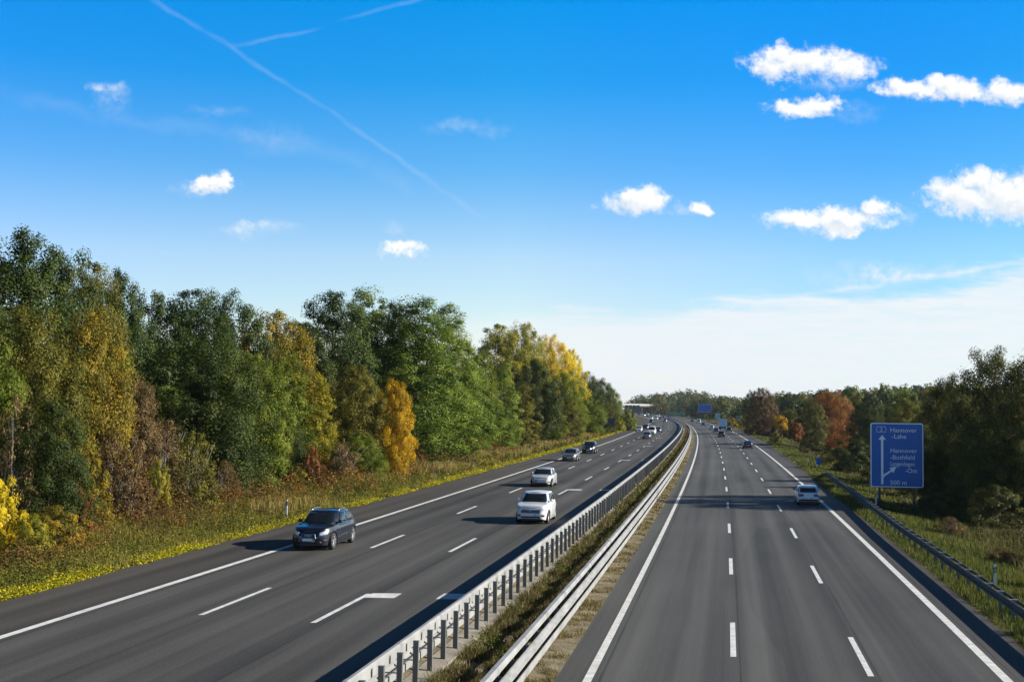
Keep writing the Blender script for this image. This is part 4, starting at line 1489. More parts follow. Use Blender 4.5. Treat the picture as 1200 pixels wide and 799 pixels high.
class Car:
    """Body and greenhouse as two surfaces over a plan outline; lamps, glass, doors are panels lifted off them. +Y is forward."""

    def __init__(s, L, W, Hh, wf, wr, rad, top, cowl, roof_f, roof_r, tail, nb=3.6, sill=.22, rear_n=5.0):
        s.L, s.W, s.H, s.wf, s.wr, s.rad, s.top = L, W, Hh, wf, wr, rad, top
        s.cowl, s.roof_f, s.roof_r, s.tail = cowl, roof_f, roof_r, tail
        s.n, s.rn, s.sill = nb, rear_n, sill

    # plan outlines: side 'F' (xf), 'R' (xf), 'S' (yf, sign)
    def plan(s, kind, q, sg, hw, a_f, a_r, yc, nf, nr):
        if kind == 'F':
            return hw * q, yc + a_f * (max(0, 1 - abs(q) ** nf)) ** (1 / nf)
        if kind == 'R':
            return hw * q, yc - a_r * (max(0, 1 - abs(q) ** nr)) ** (1 / nr)
        n = nf if q >= 0 else nr
        return sg * hw * (max(0, 1 - abs(q) ** n)) ** (1 / n), yc + (a_f if q >= 0 else a_r) * q

    def body(s, kind, q, t, sg=1):
        hl, hw = s.L / 2, s.W / 2
        x, y = s.plan(kind, q, sg, hw, hl, hl, 0, s.n, s.rn)
        zl = s.sill
        ye = abs(y) / hl
        if ye > .80:
            zl += .10 * ((ye - .80) / .2) ** 2
        if abs(x) > .62 * hw:
            for w in (s.wf, s.wr):
                R_ = s.rad * 1.16
                if abs(y - w) < R_:
                    zl = max(zl, s.rad + math.sqrt(R_ * R_ - (y - w) ** 2) - .02)
        zt = smooth_interp(s.top, y)
        z = zl + (zt - zl) * t
        k = max(0, min(1, (z - s.sill) / max(.1, (zt - s.sill))))
        # tumblehome and a shoulder crease along the flank
        wsc = .965 + .05 * math.sin(math.pi * min(1, k * 1.02) * .80 + .25) - .045 * max(0, k - .72) / .28
        if .55 < k < .72:
            wsc -= .006
        x *= wsc
        # nose and tail rake
        e = (abs(y) / hl) ** 8
        bul = -.05 * (1 - k) ** 2 * 2 - .16 * max(0, k - .55) ** 1.5 / .3 if y > 0 else -.06 * (1 - k) ** 2 * 2 - .10 * max(0, k - .6) / .4
        y += (1 if y > 0 else -1) * e * bul
        return Vector((x, y, z))

    def glass(s, kind, q, t, sg=1):
        hw = s.W / 2
        b0 = s.plan(kind, q, sg, hw * .925, (s.cowl - s.tail) / 2, (s.cowl - s.tail) / 2, (s.cowl + s.tail) / 2, 5.0, 5.5)
        b1 = s.plan(kind, q, sg, hw * .735, (s.roof_f - s.roof_r) / 2, (s.roof_f - s.roof_r) / 2, (s.roof_f + s.roof_r) / 2, 5.0, 5.5)
        x, y = lerp(b0[0], b1[0], t), lerp(b0[1], b1[1], t)
        z0 = smooth_interp(s.top, b0[1]) - .035
        yy = (b1[1] - (s.roof_f + s.roof_r) / 2) / ((s.roof_f - s.roof_r) / 2)
        z1 = s.H - .055 - .035 * yy * yy - (.03 if yy < 0 else 0) * yy * yy
        bl = math.sin(math.pi * t)
        x *= 1 + .030 * bl
        return Vector((x, y + (.06 * bl if kind == 'F' else (-.04 * bl if kind == 'R' else 0)), lerp(z0, z1, t)))

    def ring(s, nf, nr, ns):
        cf, cr = .5 ** (1 / nf), .5 ** (1 / nr)
        A = [('F', x, 1) for x in np.linspace(-cf, cf, 17)]
        A += [('S', y, 1) for y in np.linspace(cf, -cr, ns)[1:-1]]
        A += [('R', x, 1) for x in np.linspace(cr, -cr, 17)]
        A += [('S', y, -1) for y in np.linspace(-cr, cf, ns)[1:-1]]
        return A

    def shell(s, mb, fn, nf, nr, ns, rows, crown, mi=0):
        A = s.ring(nf, nr, ns)
        P = [[fn(k, q, t, sg) for t in rows] for k, q, sg in A]
        mb.grid([[tuple(p) for p in r] for r in P], mi, closed_u=True, flip=True)
        # lid: straight across, gently crowned
        top = [r[-1] for r in P]
        half = [p for p in top]
        n = len(A)
        nF = 17
        right = half[8:nF] + half[nF:nF + ns - 2] + half[nF + ns - 2:nF + ns - 2 + 9]
        G = []
        for p in right:
            G.append([(p.x * c, p.y, p.z + crown * (1 - c * c)) for c in np.linspace(1, -1, 15)])
        mb.grid(G, mi, flip=True)

    def panel(s, fn, kind, q0, q1, t0, t1, lift, sg=1, nq=10, nt=6, mi=0, mb=None, taper=0.0, skirt=.03):
        """A patch of surface lifted outward, its rim turned back in."""
        mb = mb or MB()
        c = Vector((0, (s.wf + s.wr) / 2, .5))
        P = []
        for i in range(nq + 1):
            q = lerp(q0, q1, i / nq)
            row = []
            for j in range(nt + 1):
                t = lerp(t0 + taper * (i / nq), t1, j / nt)
                p = fn(kind, q, t, sg)
                h_ = .004
                du = fn(kind, q + h_, t, sg) - fn(kind, q - h_, t, sg)
                dv = fn(kind, q, min(1, t + h_), sg) - fn(kind, q, max(0, t - h_), sg)
                n = du.cross(dv)
                if n.length < 1e-9:
                    n = Vector((0, 0, 1))
                n.normalize()
                o = {'F': Vector((0, 1, 0.1)), 'R': Vector((0, -1, 0.1)), 'S': Vector((sg, 0, 0.1))}[kind]
                if n.dot(o) < 0:
                    n = -n
                row.append((p, n))
            P.append(row)
        full = []
        for i in range(-1, nq + 2):
            ii = min(max(i, 0), nq)
            row = []
            for j in range(-1, nt + 2):
                jj = min(max(j, 0), nt)
                p, n = P[ii][jj]
                edge = i in (-1, nq + 1) or j in (-1, nt + 1)
                row.append(tuple(p + n * (lift - skirt if edge else lift)))
            full.append(row)
        p0, n0 = P[nq // 2][nt // 2]
        a = Vector(full[nq // 2 + 2][nt // 2 + 1]) - Vector(full[nq // 2 + 1][nt // 2 + 1])
        b_ = Vector(full[nq // 2 + 1][nt // 2 + 2]) - Vector(full[nq // 2 + 1][nt // 2 + 1])
        mb.grid(full, mi, flip=(a.cross(b_).dot(n0) < 0))
        return mb

    def wheel(s, root, x, y, sgn):
        r, w = s.rad, .225
        t = MB()
        t.lathe_x([(-w / 2, r * .64), (-w / 2, r * .90), (-w * .40, r * .975), (-w * .2, r), (w * .2, r), (w * .40, r * .975), (w / 2, r * .90), (w / 2, r * .64), (w * .3, r * .60), (-w * .3, r * .60), (-w / 2, r * .64)], 28)
        wo = t.build('wheel', M['rubber'], root, smooth=True)
        wo.location = (x, y, r)
        rm = MB()
        f = sgn
        rm.lathe_x([(f * w * .44, r * .66), (f * w * .47, r * .63), (f * w * .30, r * .57), (-f * w * .2, r * .56)], 28)
        for k in range(5):
            a = 2 * math.pi * k / 5 + .3
            for da in (-.13, .13):
                p0 = (f * w * .36, .05 * math.cos(a), .05 * math.sin(a))
                p1 = (f * w * .42, r * .60 * math.cos(a + da), r * .60 * math.sin(a + da))
                rm.tube([p0, p1], [.032, .022], 6)
        rm.lathe_x([(f * w * .40, .0), (f * w * .42, .045), (f * w * .34, .07), (0, .07)], 12)
        rm.build('rim', M['rim'], wo)
        d = MB()
        d.lathe_x([(f * w * .12, 0.0), (f * w * .12, r * .57)], 24)
        d.build('brake_disc', M['trim'], wo)

    def make(s, name, pm, loc, rz, label, group=None, cat='car', grille=(-.42, .42, .30, .78), lamp=(.50, .84, .66, .90), tailq=(.42, .86, .58, .86),
             win=((.03, .74), (-.55, -.03), (-.84, -.62)), plate=True, badge=None, grille_frame=False, rails=False, intake=True, cladding=False):
        root = empty(name, loc, rz)
        tag(root, label, cat, group)
        P = M[pm]
        rows = [0, .05, .12, .2, .3, .4, .5, .58, .64, .70, .78, .86, .93, .97, 1.0]
        mb = MB()
        s.shell(mb, s.body, s.n, s.rn, 90, rows, .035)
        bd = mb.build('body', P, root, smooth=True)
        bd.material_slots[0].link = 'OBJECT'
        bd.material_slots[0].material = P
        mb = MB()
        s.shell(mb, s.glass, 5.0, 5.5, 40, [0, .15, .3, .45, .6, .75, .88, .96, 1], .05)
        cb = mb.build('cabin', P, root, smooth=True)
        cb.material_slots[0].link = 'OBJECT'
        cb.material_slots[0].material = P
        G = M['glass']
        s.panel(s.glass, 'F', -.855, .855, .10, .93, .006, nq=16, nt=8).build('windscreen', G, root, smooth=True)
        s.panel(s.glass, 'R', -.80, .80, .16, .90, .006, nq=12).build('rear_window', G, root, smooth=True)
        hl = s.L / 2
        for sg in (1, -1):
            for k, (q1, q0) in enumerate([(w_[1], w_[0]) for w_ in win]):
                # window quads live on the cabin; the door below is a panel of the body
                yc, ha = (s.cowl + s.tail) / 2, (s.cowl - s.tail) / 2
                wn = s.panel(s.glass, 'S', q0, q1, .12, .88, .006, sg, nq=8)
                if k < 2:
                    ya, yb = (yc + ha * q0 - .02), (yc + ha * q1 + .02)
                    lo_, hi_ = s.wr + s.rad * 1.20, s.wf - s.rad * 1.20
                    ya, yb = max(ya, lo_), min(yb, hi_)
                    dr = s.panel(s.body, 'S', ya / hl, yb / hl, .10, .965, .0035, sg, nq=14, nt=10, skirt=.012).build('door', P, root, smooth=True)
                    dr.material_slots[0].link = 'OBJECT'
                    dr.material_slots[0].material = P
                    wn.build('side_window', G, dr, smooth=True)
                    hp = s.body('S', (ya + .16) / hl, .80, sg)
                    MB().box((hp.x + sg * .02, hp.y, hp.z), (.035, .20, .035)).build('door_handle', M['chrome'] if rails else P, dr)
                else:
                    wn.build('side_window', G, root, smooth=True)
            # mirror
            mp = s.glass('S', .80, .10, sg)
            mm = MB()
            mm.tube([(mp.x - sg * .03, mp.y, mp.z + .02), (mp.x + sg * .08, mp.y - .02, mp.z + .05)], [.03, .025], 6)
            c = Vector((mp.x + sg * .15, mp.y - .03, mp.z + .09))
            Pm = []
            for i in range(9):
                th = math.pi * i / 8
                Pm.append([(c.x + .115 * math.sin(th) * math.cos(a), c.y + .07 * math.sin(th) * math.sin(a) - .0, c.z + .08 * math.cos(th)) for a in np.linspace(0, 2 * math.pi, 13)])
            mm.grid(Pm)
            mr_ = mm.build('wing_mirror', P if not rails else M['trim'], root, smooth=True)
            MB().box((c.x, c.y - .068, c.z), (.17, .012, .11)).build('mirror_glass', M['glass'], mr_)
            s.panel(s.body, 'F', sg * lamp[0], sg * lamp[1], lamp[2], lamp[3], .008, nq=8, nt=5, taper=.04).build('headlight', M['lamp'], root, smooth=True)
            s.panel(s.body, 'R', sg * tailq[0], sg * tailq[1], tailq[2], tailq[3], .008, nq=8, nt=5).build('tail_light', M['tail'], root, smooth=True)
            s.panel(s.body, 'F', sg * .62, sg * .80, .22, .36, .007, nq=5, nt=4).build('fog_light', M['trim'], root, smooth=True)
        for y, x0 in ((s.wf, 1), (s.wr, 1)):
            for sg in (1, -1):
                s.wheel(root, sg * (s.W / 2 - .135), y, sg)
        ub = MB()
        ub.box((0, 0, .46), (s.W - .62, s.L - .5, .50))
        ub.box((0, (s.wf + s.wr) / 2, .36), (s.W - .16, s.wf - s.wr - 2.5 * s.rad, .30))
        ub.build('underbody', M['trim'], root)
        gr_ = s.panel(s.body, 'F', *grille, .006, nq=14, nt=8).build('grille', M['trim'], root, smooth=True)
        if grille_frame:
            fr = MB()
            pts = [s.body('F', q, t) + Vector((0, .02, 0)) for q, t in ((grille[0] * .93, grille[3]), (grille[1] * .93, grille[3]), (grille[1] * 1.04, lerp(grille[2], grille[3], .5)), (grille[1] * .82, grille[2]), (grille[0] * .82, grille[2]), (grille[0] * 1.04, lerp(grille[2], grille[3], .5)), (grille[0] * .93, grille[3]))]
            fr.tube(pts, .016, 6)
            fr.build('grille_frame', M['chrome'], gr_)
        else:
            fr = MB()
            for tt in (.25, .55, .85):
                pts = [s.body('F', q, lerp(grille[2], grille[3], tt)) + Vector((0, .014, 0)) for q in np.linspace(grille[0] * .95, grille[1] * .95, 9)]
                fr.tube(pts, .010, 5)
            fr.build('grille_bar', M['chrome'], gr_)
        if intake:
            s.panel(s.body, 'F', -.60, .60, .05, .20, .006, nq=12, nt=4).build('air_intake', M['trim'], root, smooth=True)
        if cladding:
            s.panel(s.body, 'R', -.8, .8, .03, .24, .007, nq=12, nt=4).build('rear_valance', M['trim'], root, smooth=True)
        if plate:
            for kind, t, sg in (('F', .33, 1), ('R', .44, -1)):
                p = s.body(kind, 0, t)
                pl = MB().box((0, 0, 0), (.52, .02, .115)).build('licence_plate', M['plate'], root)
                pl.location = (0, p.y + sg * .025, p.z)
                MB().box((-.235 * sg, sg * .009, 0), (.04, .006, .11)).build('country_strip', M['plate_blue'], pl)
        if badge == 'rings':
            bm_ = MB()
            p = s.body('F', 0, lerp(grille[2], grille[3], .80))
            for k in range(4):
                cxk = (k - 1.5) * .075
                bm_.tube([(cxk + .05 * math.cos(a), p.y + .02, p.z + .05 * math.sin(a)) for a in np.linspace(0, 2 * math.pi, 17)], .007, 5, caps=False)
            bm_.build('badge', M['chrome'], gr_)
        elif badge == 'round':
            p = s.body('F', 0, lerp(grille[2], grille[3], .62))
            bm_ = MB()
            bm_.tube([(.06 * math.cos(a), p.y + .022, p.z + .06 * math.sin(a)) for a in np.linspace(0, 2 * math.pi, 17)], .008, 5, caps=False)
            bm_.tube([(-.035, p.y + .022, p.z + .04), (-.012, p.y + .022, p.z - .04), (0, p.y + .022, p.z), (.012, p.y + .022, p.z - .04), (.035, p.y + .022, p.z + .04)], .007, 4)
            bm_.build('badge', M['chrome'], gr_)
        if rails:
            for sg in (1, -1):
                rl = MB()
                pts = [s.glass('S', q, 1.0, sg) + Vector((-sg * .06, 0, .045)) for q in np.linspace(.70, -.80, 9)]
                pts[0].z -= .04
                pts[-1].z -= .04
                rl.tube(pts, .018, 6)
                rl.build('roof_rail', M['chrome'], root, smooth=True)
        return root


def kids(o):
    return [c for c in bpy.data.objects if c.parent == o]


KIDS = {}


def copy_car(src, pm, loc, rz, label, group=None, slim=False, name=None):
    """Copy a car with its parts (slim: only those a few pixels can show); paint is swapped on the copy."""
    r = src.copy()
    COL.objects.link(r)
    if name:
        r.name = name
    r.location = loc
    r.rotation_euler = (0, 0, rz)
    for k in ('group',):
        if k in r:
            del r[k]
    tag(r, label, None, group)
    if src not in KIDS:
        KIDS[src] = {o: kids(o) for o in [src] + kids(src)}
    paints = {M[k] for k in M if k.startswith('paint_')}
    for ch in KIDS[src][src]:
        nm = ch.name.split('.')[0]
        if slim and nm not in ('body', 'cabin', 'windscreen', 'rear_window', 'wheel', 'headlight', 'tail_light', 'grille'):
            continue
        c = ch.copy()
        COL.objects.link(c)
        c.parent = r
        if c.material_slots and c.material_slots[0].link == 'OBJECT' and c.material_slots[0].material in paints:
            c.material_slots[0].material = M[pm]
        if slim:
            continue
        for g_ in KIDS[src][ch]:
            d = g_.copy()
            COL.objects.link(d)
            d.parent = c
    return r


BIG = Car(4.63, 1.89, 1.66, 1.44, -1.37, .375, [(-2.4, 1.02), (-1.6, 1.10), (0, 1.08), (1.05, 1.06), (1.7, .99), (2.1, .92), (2.32, .82)], 1.12, .30, -1.45, -2.12)
TIG = Car(4.49, 1.84, 1.69, 1.38, -1.30, .365, [(-2.4, 1.04), (-1.6, 1.12), (0, 1.10), (1.0, 1.10), (1.6, 1.06), (2.05, 1.0), (2.25, .88)], 1.02, .36, -1.55, -2.06, nb=4.4)
HAT = Car(4.20, 1.79, 1.47, 1.30, -1.28, .33, [(-2.2, .92), (-1.5, .98), (0, .95), (1.05, .93), (1.6, .86), (1.95, .76), (2.11, .66)], 1.15, .30, -1.20, -1.98, nb=3.3)
EST = Car(4.62, 1.80, 1.49, 1.42, -1.30, .33, [(-2.4, .95), (-1.7, 1.0), (0, .95), (1.1, .92), (1.75, .84), (2.15, .74), (2.32, .64)], 1.15, .28, -1.75, -2.18, nb=3.4)
SED = Car(4.70, 1.82, 1.44, 1.45, -1.35, .335, [(-2.4, .98), (-1.9, 1.03), (-1.3, 1.0), (0, .95), (1.1, .92), (1.75, .84), (2.2, .73), (2.36, .63)], 1.10, .22, -1.0, -1.85, nb=3.4)
VAN = Car(5.0, 1.95, 1.98, 1.55, -1.45, .36, [(-2.6, 1.12), (-1.8, 1.15), (0, 1.12), (1.5, 1.12), (2.0, 1.0), (2.35, .88), (2.51, .74)], 1.80, 1.00, -2.30, -2.46, nb=4.0)


def road_at(px, py, z):
    """Road point under photo pixel (px, py) and the heading there."""
    d = ray(px, py)
    t = (z - H) / d[2]
    x, y = d[0] * t, d[1] * t
    return (x, y, z), heading(y)


def spot(px, py, z, L, away):
    """Ground centre of a vehicle whose near end touches the road at (px, py)."""
    p, hd = road_at(px, py, z)
    t = Vector((-math.sin(hd), math.cos(hd)))
    c = Vector((p[0], p[1])) + t * (L / 2 - .15)
    return (c.x, c.y, z + .006), hd + (0 if away else math.pi)


p, r = spot(362, 645, ZL, 4.63, False)
navy = BIG.make('suv', 'paint_navy', p, r, 'black-navy SUV nearest the camera, driving towards it on the outer left lane', cat='car',
                grille=(-.34, .34, .16, .80), lamp=(.50, .86, .66, .90), badge='rings', grille_frame=True, rails=True)
p, r = spot(622, 614, ZL, 4.49, False)
wsuv = TIG.make('suv', 'paint_white', p, r, 'boxy white SUV driving towards the camera beside the median barrier',
                grille=(-.58, .58, .52, .84), lamp=(.56, .90, .62, .88), badge='round', win=((.03, .72), (-.50, -.03), (-.82, -.56)))
p, r = spot(633.5, 570.5, ZL, 4.2, False)
hat = HAT.make('hatchback', 'paint_silver', p, r, 'silvery white hatchback coming along the middle lane just behind the white SUV',
               grille=(-.50, .50, .46, .68), lamp=(.50, .84, .62, .88), badge='round')
p, r = spot(667, 540.5, ZL, 4.62, False)
est = EST.make('estate_car', 'paint_grey', p, r, 'grey estate car oncoming on the outer left lane just ahead of a black SUV',
               grille=(-.44, .44, .42, .72), lamp=(.50, .86, .58, .86))
p, r = spot(689.5, 531.5, ZL, 4.63, False)
copy_car(navy, 'paint_black', p, r, 'black SUV following close behind the grey estate car on the outer left lane')
p, r = spot(947.5, 592, 0, 4.2, True)
wh = HAT.make('hatchback', 'paint_white', p, r, 'white hatchback seen from behind, in the tree shadow near the right edge line',
              grille=(-.50, .50, .46, .68), cladding=True)
p, r = spot(876.5, 525.7, 0, 4.62, True)
sed = SED.make('saloon_car', 'paint_black', p, r, 'black car driving away alone on the right carriageway, next ahead of the white hatchback')
p, r = spot(845.5, 512.5, 0, 4.5, True)
copy_car(wsuv, 'paint_black', p, r, 'black car driving away on the inner lane right behind the pale blue lorry')
p, r = spot(854.5, 505.8, 0, 4.6, True)
copy_car(est, 'paint_black', p, r, 'dark car driving away just right of the pale blue lorry', slim=True)
p, r = spot(839.5, 506.8, 0, 4.2, True)
copy_car(hat, 'paint_slate', p, r, 'dark slate car driving away on the lane left of the pale blue lorry', slim=True)
p, r = spot(834, 503.5, 0, 4.6, True)
copy_car(est, 'paint_silver', p, r, 'silver grey car driving away ahead of the slate car, left of the lorry', slim=True)
p, r = spot(824.3, 499, 0, 4.7, True)
copy_car(sed, 'paint_slate', p, r, 'dark car below the blue gantry sign, driving away towards the bend', slim=True)
van = VAN.make('delivery_van', 'paint_white', *spot(819, 495.8, 0, 5.0, True), 'white van driving away far ahead below the blue gantry sign', cat='van')
p, r = spot(811.3, 494.8, 0, 4.7, True)
copy_car(sed, 'paint_black', p, r, 'farthest black car on the right carriageway, next to the end of the median', slim=True)
# the oncoming bunch at the bend
p, r = spot(757.7, 514.3, ZL, 4.6, False)
copy_car(est, 'paint_grey', p, r, 'dark grey car leading the oncoming bunch at the bend')
p, r = spot(763.8, 509.3, ZL, 5.0, False)
copy_car(van, 'paint_white', p, r, 'white van in the oncoming bunch at the bend, behind the dark grey leader')
p, r = spot(756.2, 503.8, ZL, 4.6, False)
copy_car(navy, 'paint_black', p, r, 'dark SUV in the oncoming bunch, left behind the white van', slim=True)
p, r = spot(748.8, 506, ZL, 4.2, False)
copy_car(hat, 'paint_silver', p, r, 'silver car on the outer lane, leftmost of the oncoming bunch', slim=True)
p, r = spot(771, 506.8, ZL, 4.2, False)
copy_car(sed, 'paint_slate', p, r, 'dark car half hidden to the right of the white van in the oncoming bunch', slim=True)
p, r = spot(763, 496.2, ZL, 4.6, False)
copy_car(wsuv, 'paint_black', p, r, 'dark car alone behind the oncoming bunch at the bend', slim=True)
for q_, (px, py, pm, src, lb) in enumerate([
        (763.5, 491.6, 'paint_white', hat, 'white car small in the distance, left one of the group coming from the bridge'),
        (769, 492, 'paint_white', van, 'small white van right beside the white car coming from the bridge'),
        (774.3, 491.2, 'paint_black', sed, 'small dark car on the fast lane coming from the bridge'),
        (779.5, 494.2, 'paint_grey', est, 'small grey car nearest the barrier, rightmost of those coming from the bridge')]):
    p, r = spot(px, py, ZL, 4.5, False)
    copy_car(src, pm, p, r, lb, slim=True)
rq = random.Random(9)
for i in range(14):
    Y = 700 + i * 26 + rq.uniform(-6, 6)
    off = (-6.6, -10.3, -14.1)[i % 3]
    copy_car((hat, est, sed, wsuv, van)[i % 5], ('paint_slate', 'paint_silver', 'paint_black', 'paint_white', 'paint_grey', 'paint_navy')[rq.randrange(6)],
             rp(Y, off, ZL + .006), heading(Y) + math.pi, 'tiny distant car in the traffic on the far stretch under the bridge', 'distant cars under the far bridge', slim=True)


def lorry(name, loc, rz, boxm, label, L=9.5, W=2.5, Hh=3.75):
    root = empty(name, loc, rz)
    tag(root, label, 'lorry')
    cl = 2.1
    MB().box((0, -cl / 2, 1.05 + (Hh - 1.05) / 2), (W, L - cl - .25, Hh - 1.05)).build('cargo_box', boxm, root, bevel=.04)
    fr = MB().box((0, -L / 2 + .35, (Hh + 1.05) / 2), (.03, .02, Hh - 1.2))
    fr.box((0, -.3, .85), (1.1, L - .8, .24))
    fr.box((0, -L / 2 + .15, .55), (W * .96, .10, .14))
    fr.build('chassis', M['trim'], root)
    cab = MB()
    y0, y1 = L / 2 - cl, L / 2
    cab.grid([[(x, y, z) for y, z in ((y0, .55), (y1 - .02, .55), (y1, 1.5), (y1 - .16, 2.55), (y1 - .4, 2.85), (y0, 2.95))] for x in (-W / 2, W / 2)])
    for x in (-W / 2, W / 2):
        ids = [(x, y, z) for y, z in ((y0, .55), (y1 - .02, .55), (y1, 1.5), (y1 - .16, 2.55), (y1 - .4, 2.85), (y0, 2.95))]
        cab.add(ids, [tuple(range(6)) if x > 0 else tuple(range(5, -1, -1))])
    cab.build('cab', boxm, root)
    MB().box((0, y1 - .06, 2.02), (W * .9, .05, .85), 0).build('windscreen', M['glass'], root)
    for sg in (1, -1):
        MB().box((sg * W / 2, y1 - .9, 2.05), (.03, .95, .75)).build('side_window', M['glass'], root)
        MB().box((sg * W * .40, -L / 2 + .08, .72), (.32, .05, .14)).build('tail_light', M['tail'], root)
        for y in (L / 2 - 1.2, -L / 2 + 1.4, -L / 2 + 2.5):
            t = MB()
            t.lathe_x([(-.15, .28), (-.15, .47), (-.1, .51), (.1, .51), (.15, .47), (.15, .28), (.10, .22), (.10, 0)], 20)
            w_ = t.build('wheel', M['rubber'], root, smooth=True)
            w_.location = (sg * (W / 2 - .18), y, .51)
    return root


p, r = spot(847.6, 503.6, 0, 9.5, True)
lorry('box_lorry', p, r, M['paint_paleblue'], 'pale blue box lorry driving away on the right carriageway', 9.5, 2.3, 3.6)
# a green and white lorry seen side-on in the bend behind the median
x, y, z = at(792, 487.5, 905)
lorry('box_lorry', (x, y, .2), R(75), M['paint_green'], 'green lorry seen from the side in the far bend left of the blue gantry sign', 13.5, 2.5, 3.4)


# ------------------------------------------------------------------ signs
def text_obj(name, body, size, m, parent, loc, align='LEFT', bold=0.0, sx=1.0):
    cu = bpy.data.curves.new(name, 'FONT')
    cu.body = body
    cu.size = size
    cu.align_x = align
    cu.offset = bold
    cu.extrude = .004
    cu.resolution_u = 3
    o = bpy.data.objects.new(name, cu)
    COL.objects.link(o)
    dg = bpy.context.evaluated_depsgraph_get()
    me = bpy.data.meshes.new_from_object(o.evaluated_get(dg))
    bpy.data.objects.remove(o)
    me.materials.clear()
    me.materials.append(m)
    o = bpy.data.objects.new(name, me)
    COL.objects.link(o)
    o.parent = parent
    o.location = loc
    o.rotation_euler = (math.pi / 2, 0, 0)
    o.scale = (sx, 1, 1)
    return o


def rrect(w, h, r, n=5):
    P = []
    for cx_, cz_, a0 in ((w / 2 - r, h / 2 - r, 0), (-w / 2 + r, h / 2 - r, 90), (-w / 2 + r, -h / 2 + r, 180), (w / 2 - r, -h / 2 + r, 270)):
        for k in range(n + 1):
            a = R(a0 + 90 * k / n)
            P.append((cx_ + r * math.cos(a), cz_ + r * math.sin(a)))
    return P


def plate_mb(poly, y0, y1):
    """Flat plate from an (x, z) outline, between y0 (front, -Y side) and y1."""
    n = len(poly)
    mb = MB()
    mb.add([(x, y0, z) for x, z in poly] + [(x, y1, z) for x, z in poly],
           [tuple(range(n)), tuple(range(2 * n - 1, n - 1, -1))] + [(i, i + n, (i + 1) % n + n, (i + 1) % n) for i in range(n)])
    return mb


# the big blue direction sign
SY = 95.0
lx, ly, lz = at(1022, 531, SY)
tl, bl_, tr = at(1022.8, 494, SY), at(1021, 568, SY), at(1081.5, 498, SY)
SWID, SHGT = 4.02, 5.02
cxs, cys, czs = at(1051, 533.2, SY)
sg_ = empty('road_sign', (cxs, cys, -.85), heading(SY) * .7)
tag(sg_, 'big blue direction sign with white arrows and town names, right of the road', 'road sign')
zc = czs + .85
plate_mb(rrect(SWID, SHGT, .16), -.03, .03).build('panel', M['sign_white'], sg_).location = (0, 0, zc)
pb_ = plate_mb(rrect(SWID - .16, SHGT - .16, .12), -.045, -.028).build('sign_face', M['sign_blue'], sg_)
pb_.location = (0, 0, zc)
bk = plate_mb(rrect(SWID - .1, SHGT - .1, .12), .032, .05).build('sign_back', M['sign_back'], sg_)
bk.location = (0, 0, zc)
for sx_ in (-1.32, 1.32):
    MB().box((0, 0, 0), (.14, .18, zc + SHGT / 2 + .2)).build('post', M['steel_dull'], sg_).location = (sx_, .15, (zc + SHGT / 2 - .4) / 2)


def SP(u, v):
    """u, v in 0..1 across the face -> local x, z."""
    return (u - .5) * SWID, zc + (.5 - v) * SHGT


W_ = M['sign_white']
FY = -.052


def face_poly(name, pts):
    poly = [SP(*q) for q in pts]
    mb = plate_mb(poly, FY, -.044)
    return mb.build(name, W_, sg_)


# arrows traced in sign coordinates
face_poly('arrow', [(.198, .955), (.198, .262), (.150, .262), (.220, .185), (.290, .262), (.242, .262), (.242, .955)])
face_poly('arrow', [(.2425, .862), (.2425, .802), (.385, .728), (.350, .700), (.490, .672), (.430, .778), (.405, .752), (.262, .832)])
for body, u_, v_, al in (("Hannover", .37, .142, 'LEFT'), ("-Lahe", .40, .240, 'LEFT'), ("Hannover", .37, .460, 'LEFT'), ("-Bothfeld", .37, .565, 'LEFT'),
                         ("-Ost", .885, .770, 'RIGHT'), ("500 m", .365, .958, 'LEFT')):
    x, z = SP(u_, v_)
    text_obj('lettering', body, .50, W_, sg_, (x, FY, z), al, sx=1.02)
x, z = SP(.37, .665)
text_obj('lettering', "Langenhagen", .48, W_, sg_, (x, FY, z), 'LEFT', sx=.76)
# the motorway number shield
x0, z0 = SP(.205, .10)
sh = MB()
for a, b2, c2, d2 in ((-.37, .21, .37, .21), (-.37, -.21, .37, -.21)):
    sh.box((x0, FY + .002, z0 + b2), (.62, .008, .03))
for s_ in (-1, 1):
    sh.tube([(x0 + s_ * .31, FY + .002, z0 + .21), (x0 + s_ * .38, FY + .002, z0), (x0 + s_ * .31, FY + .002, z0 - .21)], .018, 4)
sh.build('number_shield', W_, sg_)
text_obj('lettering', "2", .40, W_, sg_, (x0, FY, z0 - .14), 'CENTER')

# blue gantry sign far ahead over the right carriageway
GY = 600.0
gx, gy, gz = at(826, 478.3, GY)
gt = empty('gantry_sign', rp(GY, 13.2, 0), heading(GY))
tag(gt, 'blue sign on a cantilever gantry far ahead over the right carriageway', 'road sign')
gl = Vector((gx, gy, gz)) - gt.location
gl = Matrix.Rotation(-heading(GY), 4, 'Z') @ gl
MB().box((0, 0, 3.4), (.35, .35, 7.0)).box((gl.x / 2 - .5, 0, 6.6), (abs(gl.x) + 4, .3, .35)).build('cantilever', M['steel_dull'], gt)
bw, bh = 6.3, 3.8
plate_mb(rrect(bw, bh, .2), -.05, .05).build('panel', M['sign_white'], gt).location = (gl.x, -.35, gl.z)
M['sign_blue2'] = mat('sign_blue_lighter', (0.008, 0.13, 0.50), 0.4)
plate_mb(rrect(bw - .25, bh - .25, .15), -.07, -.052).build('sign_face', M['sign_blue2'], gt).location = (gl.x, -.35, gl.z)

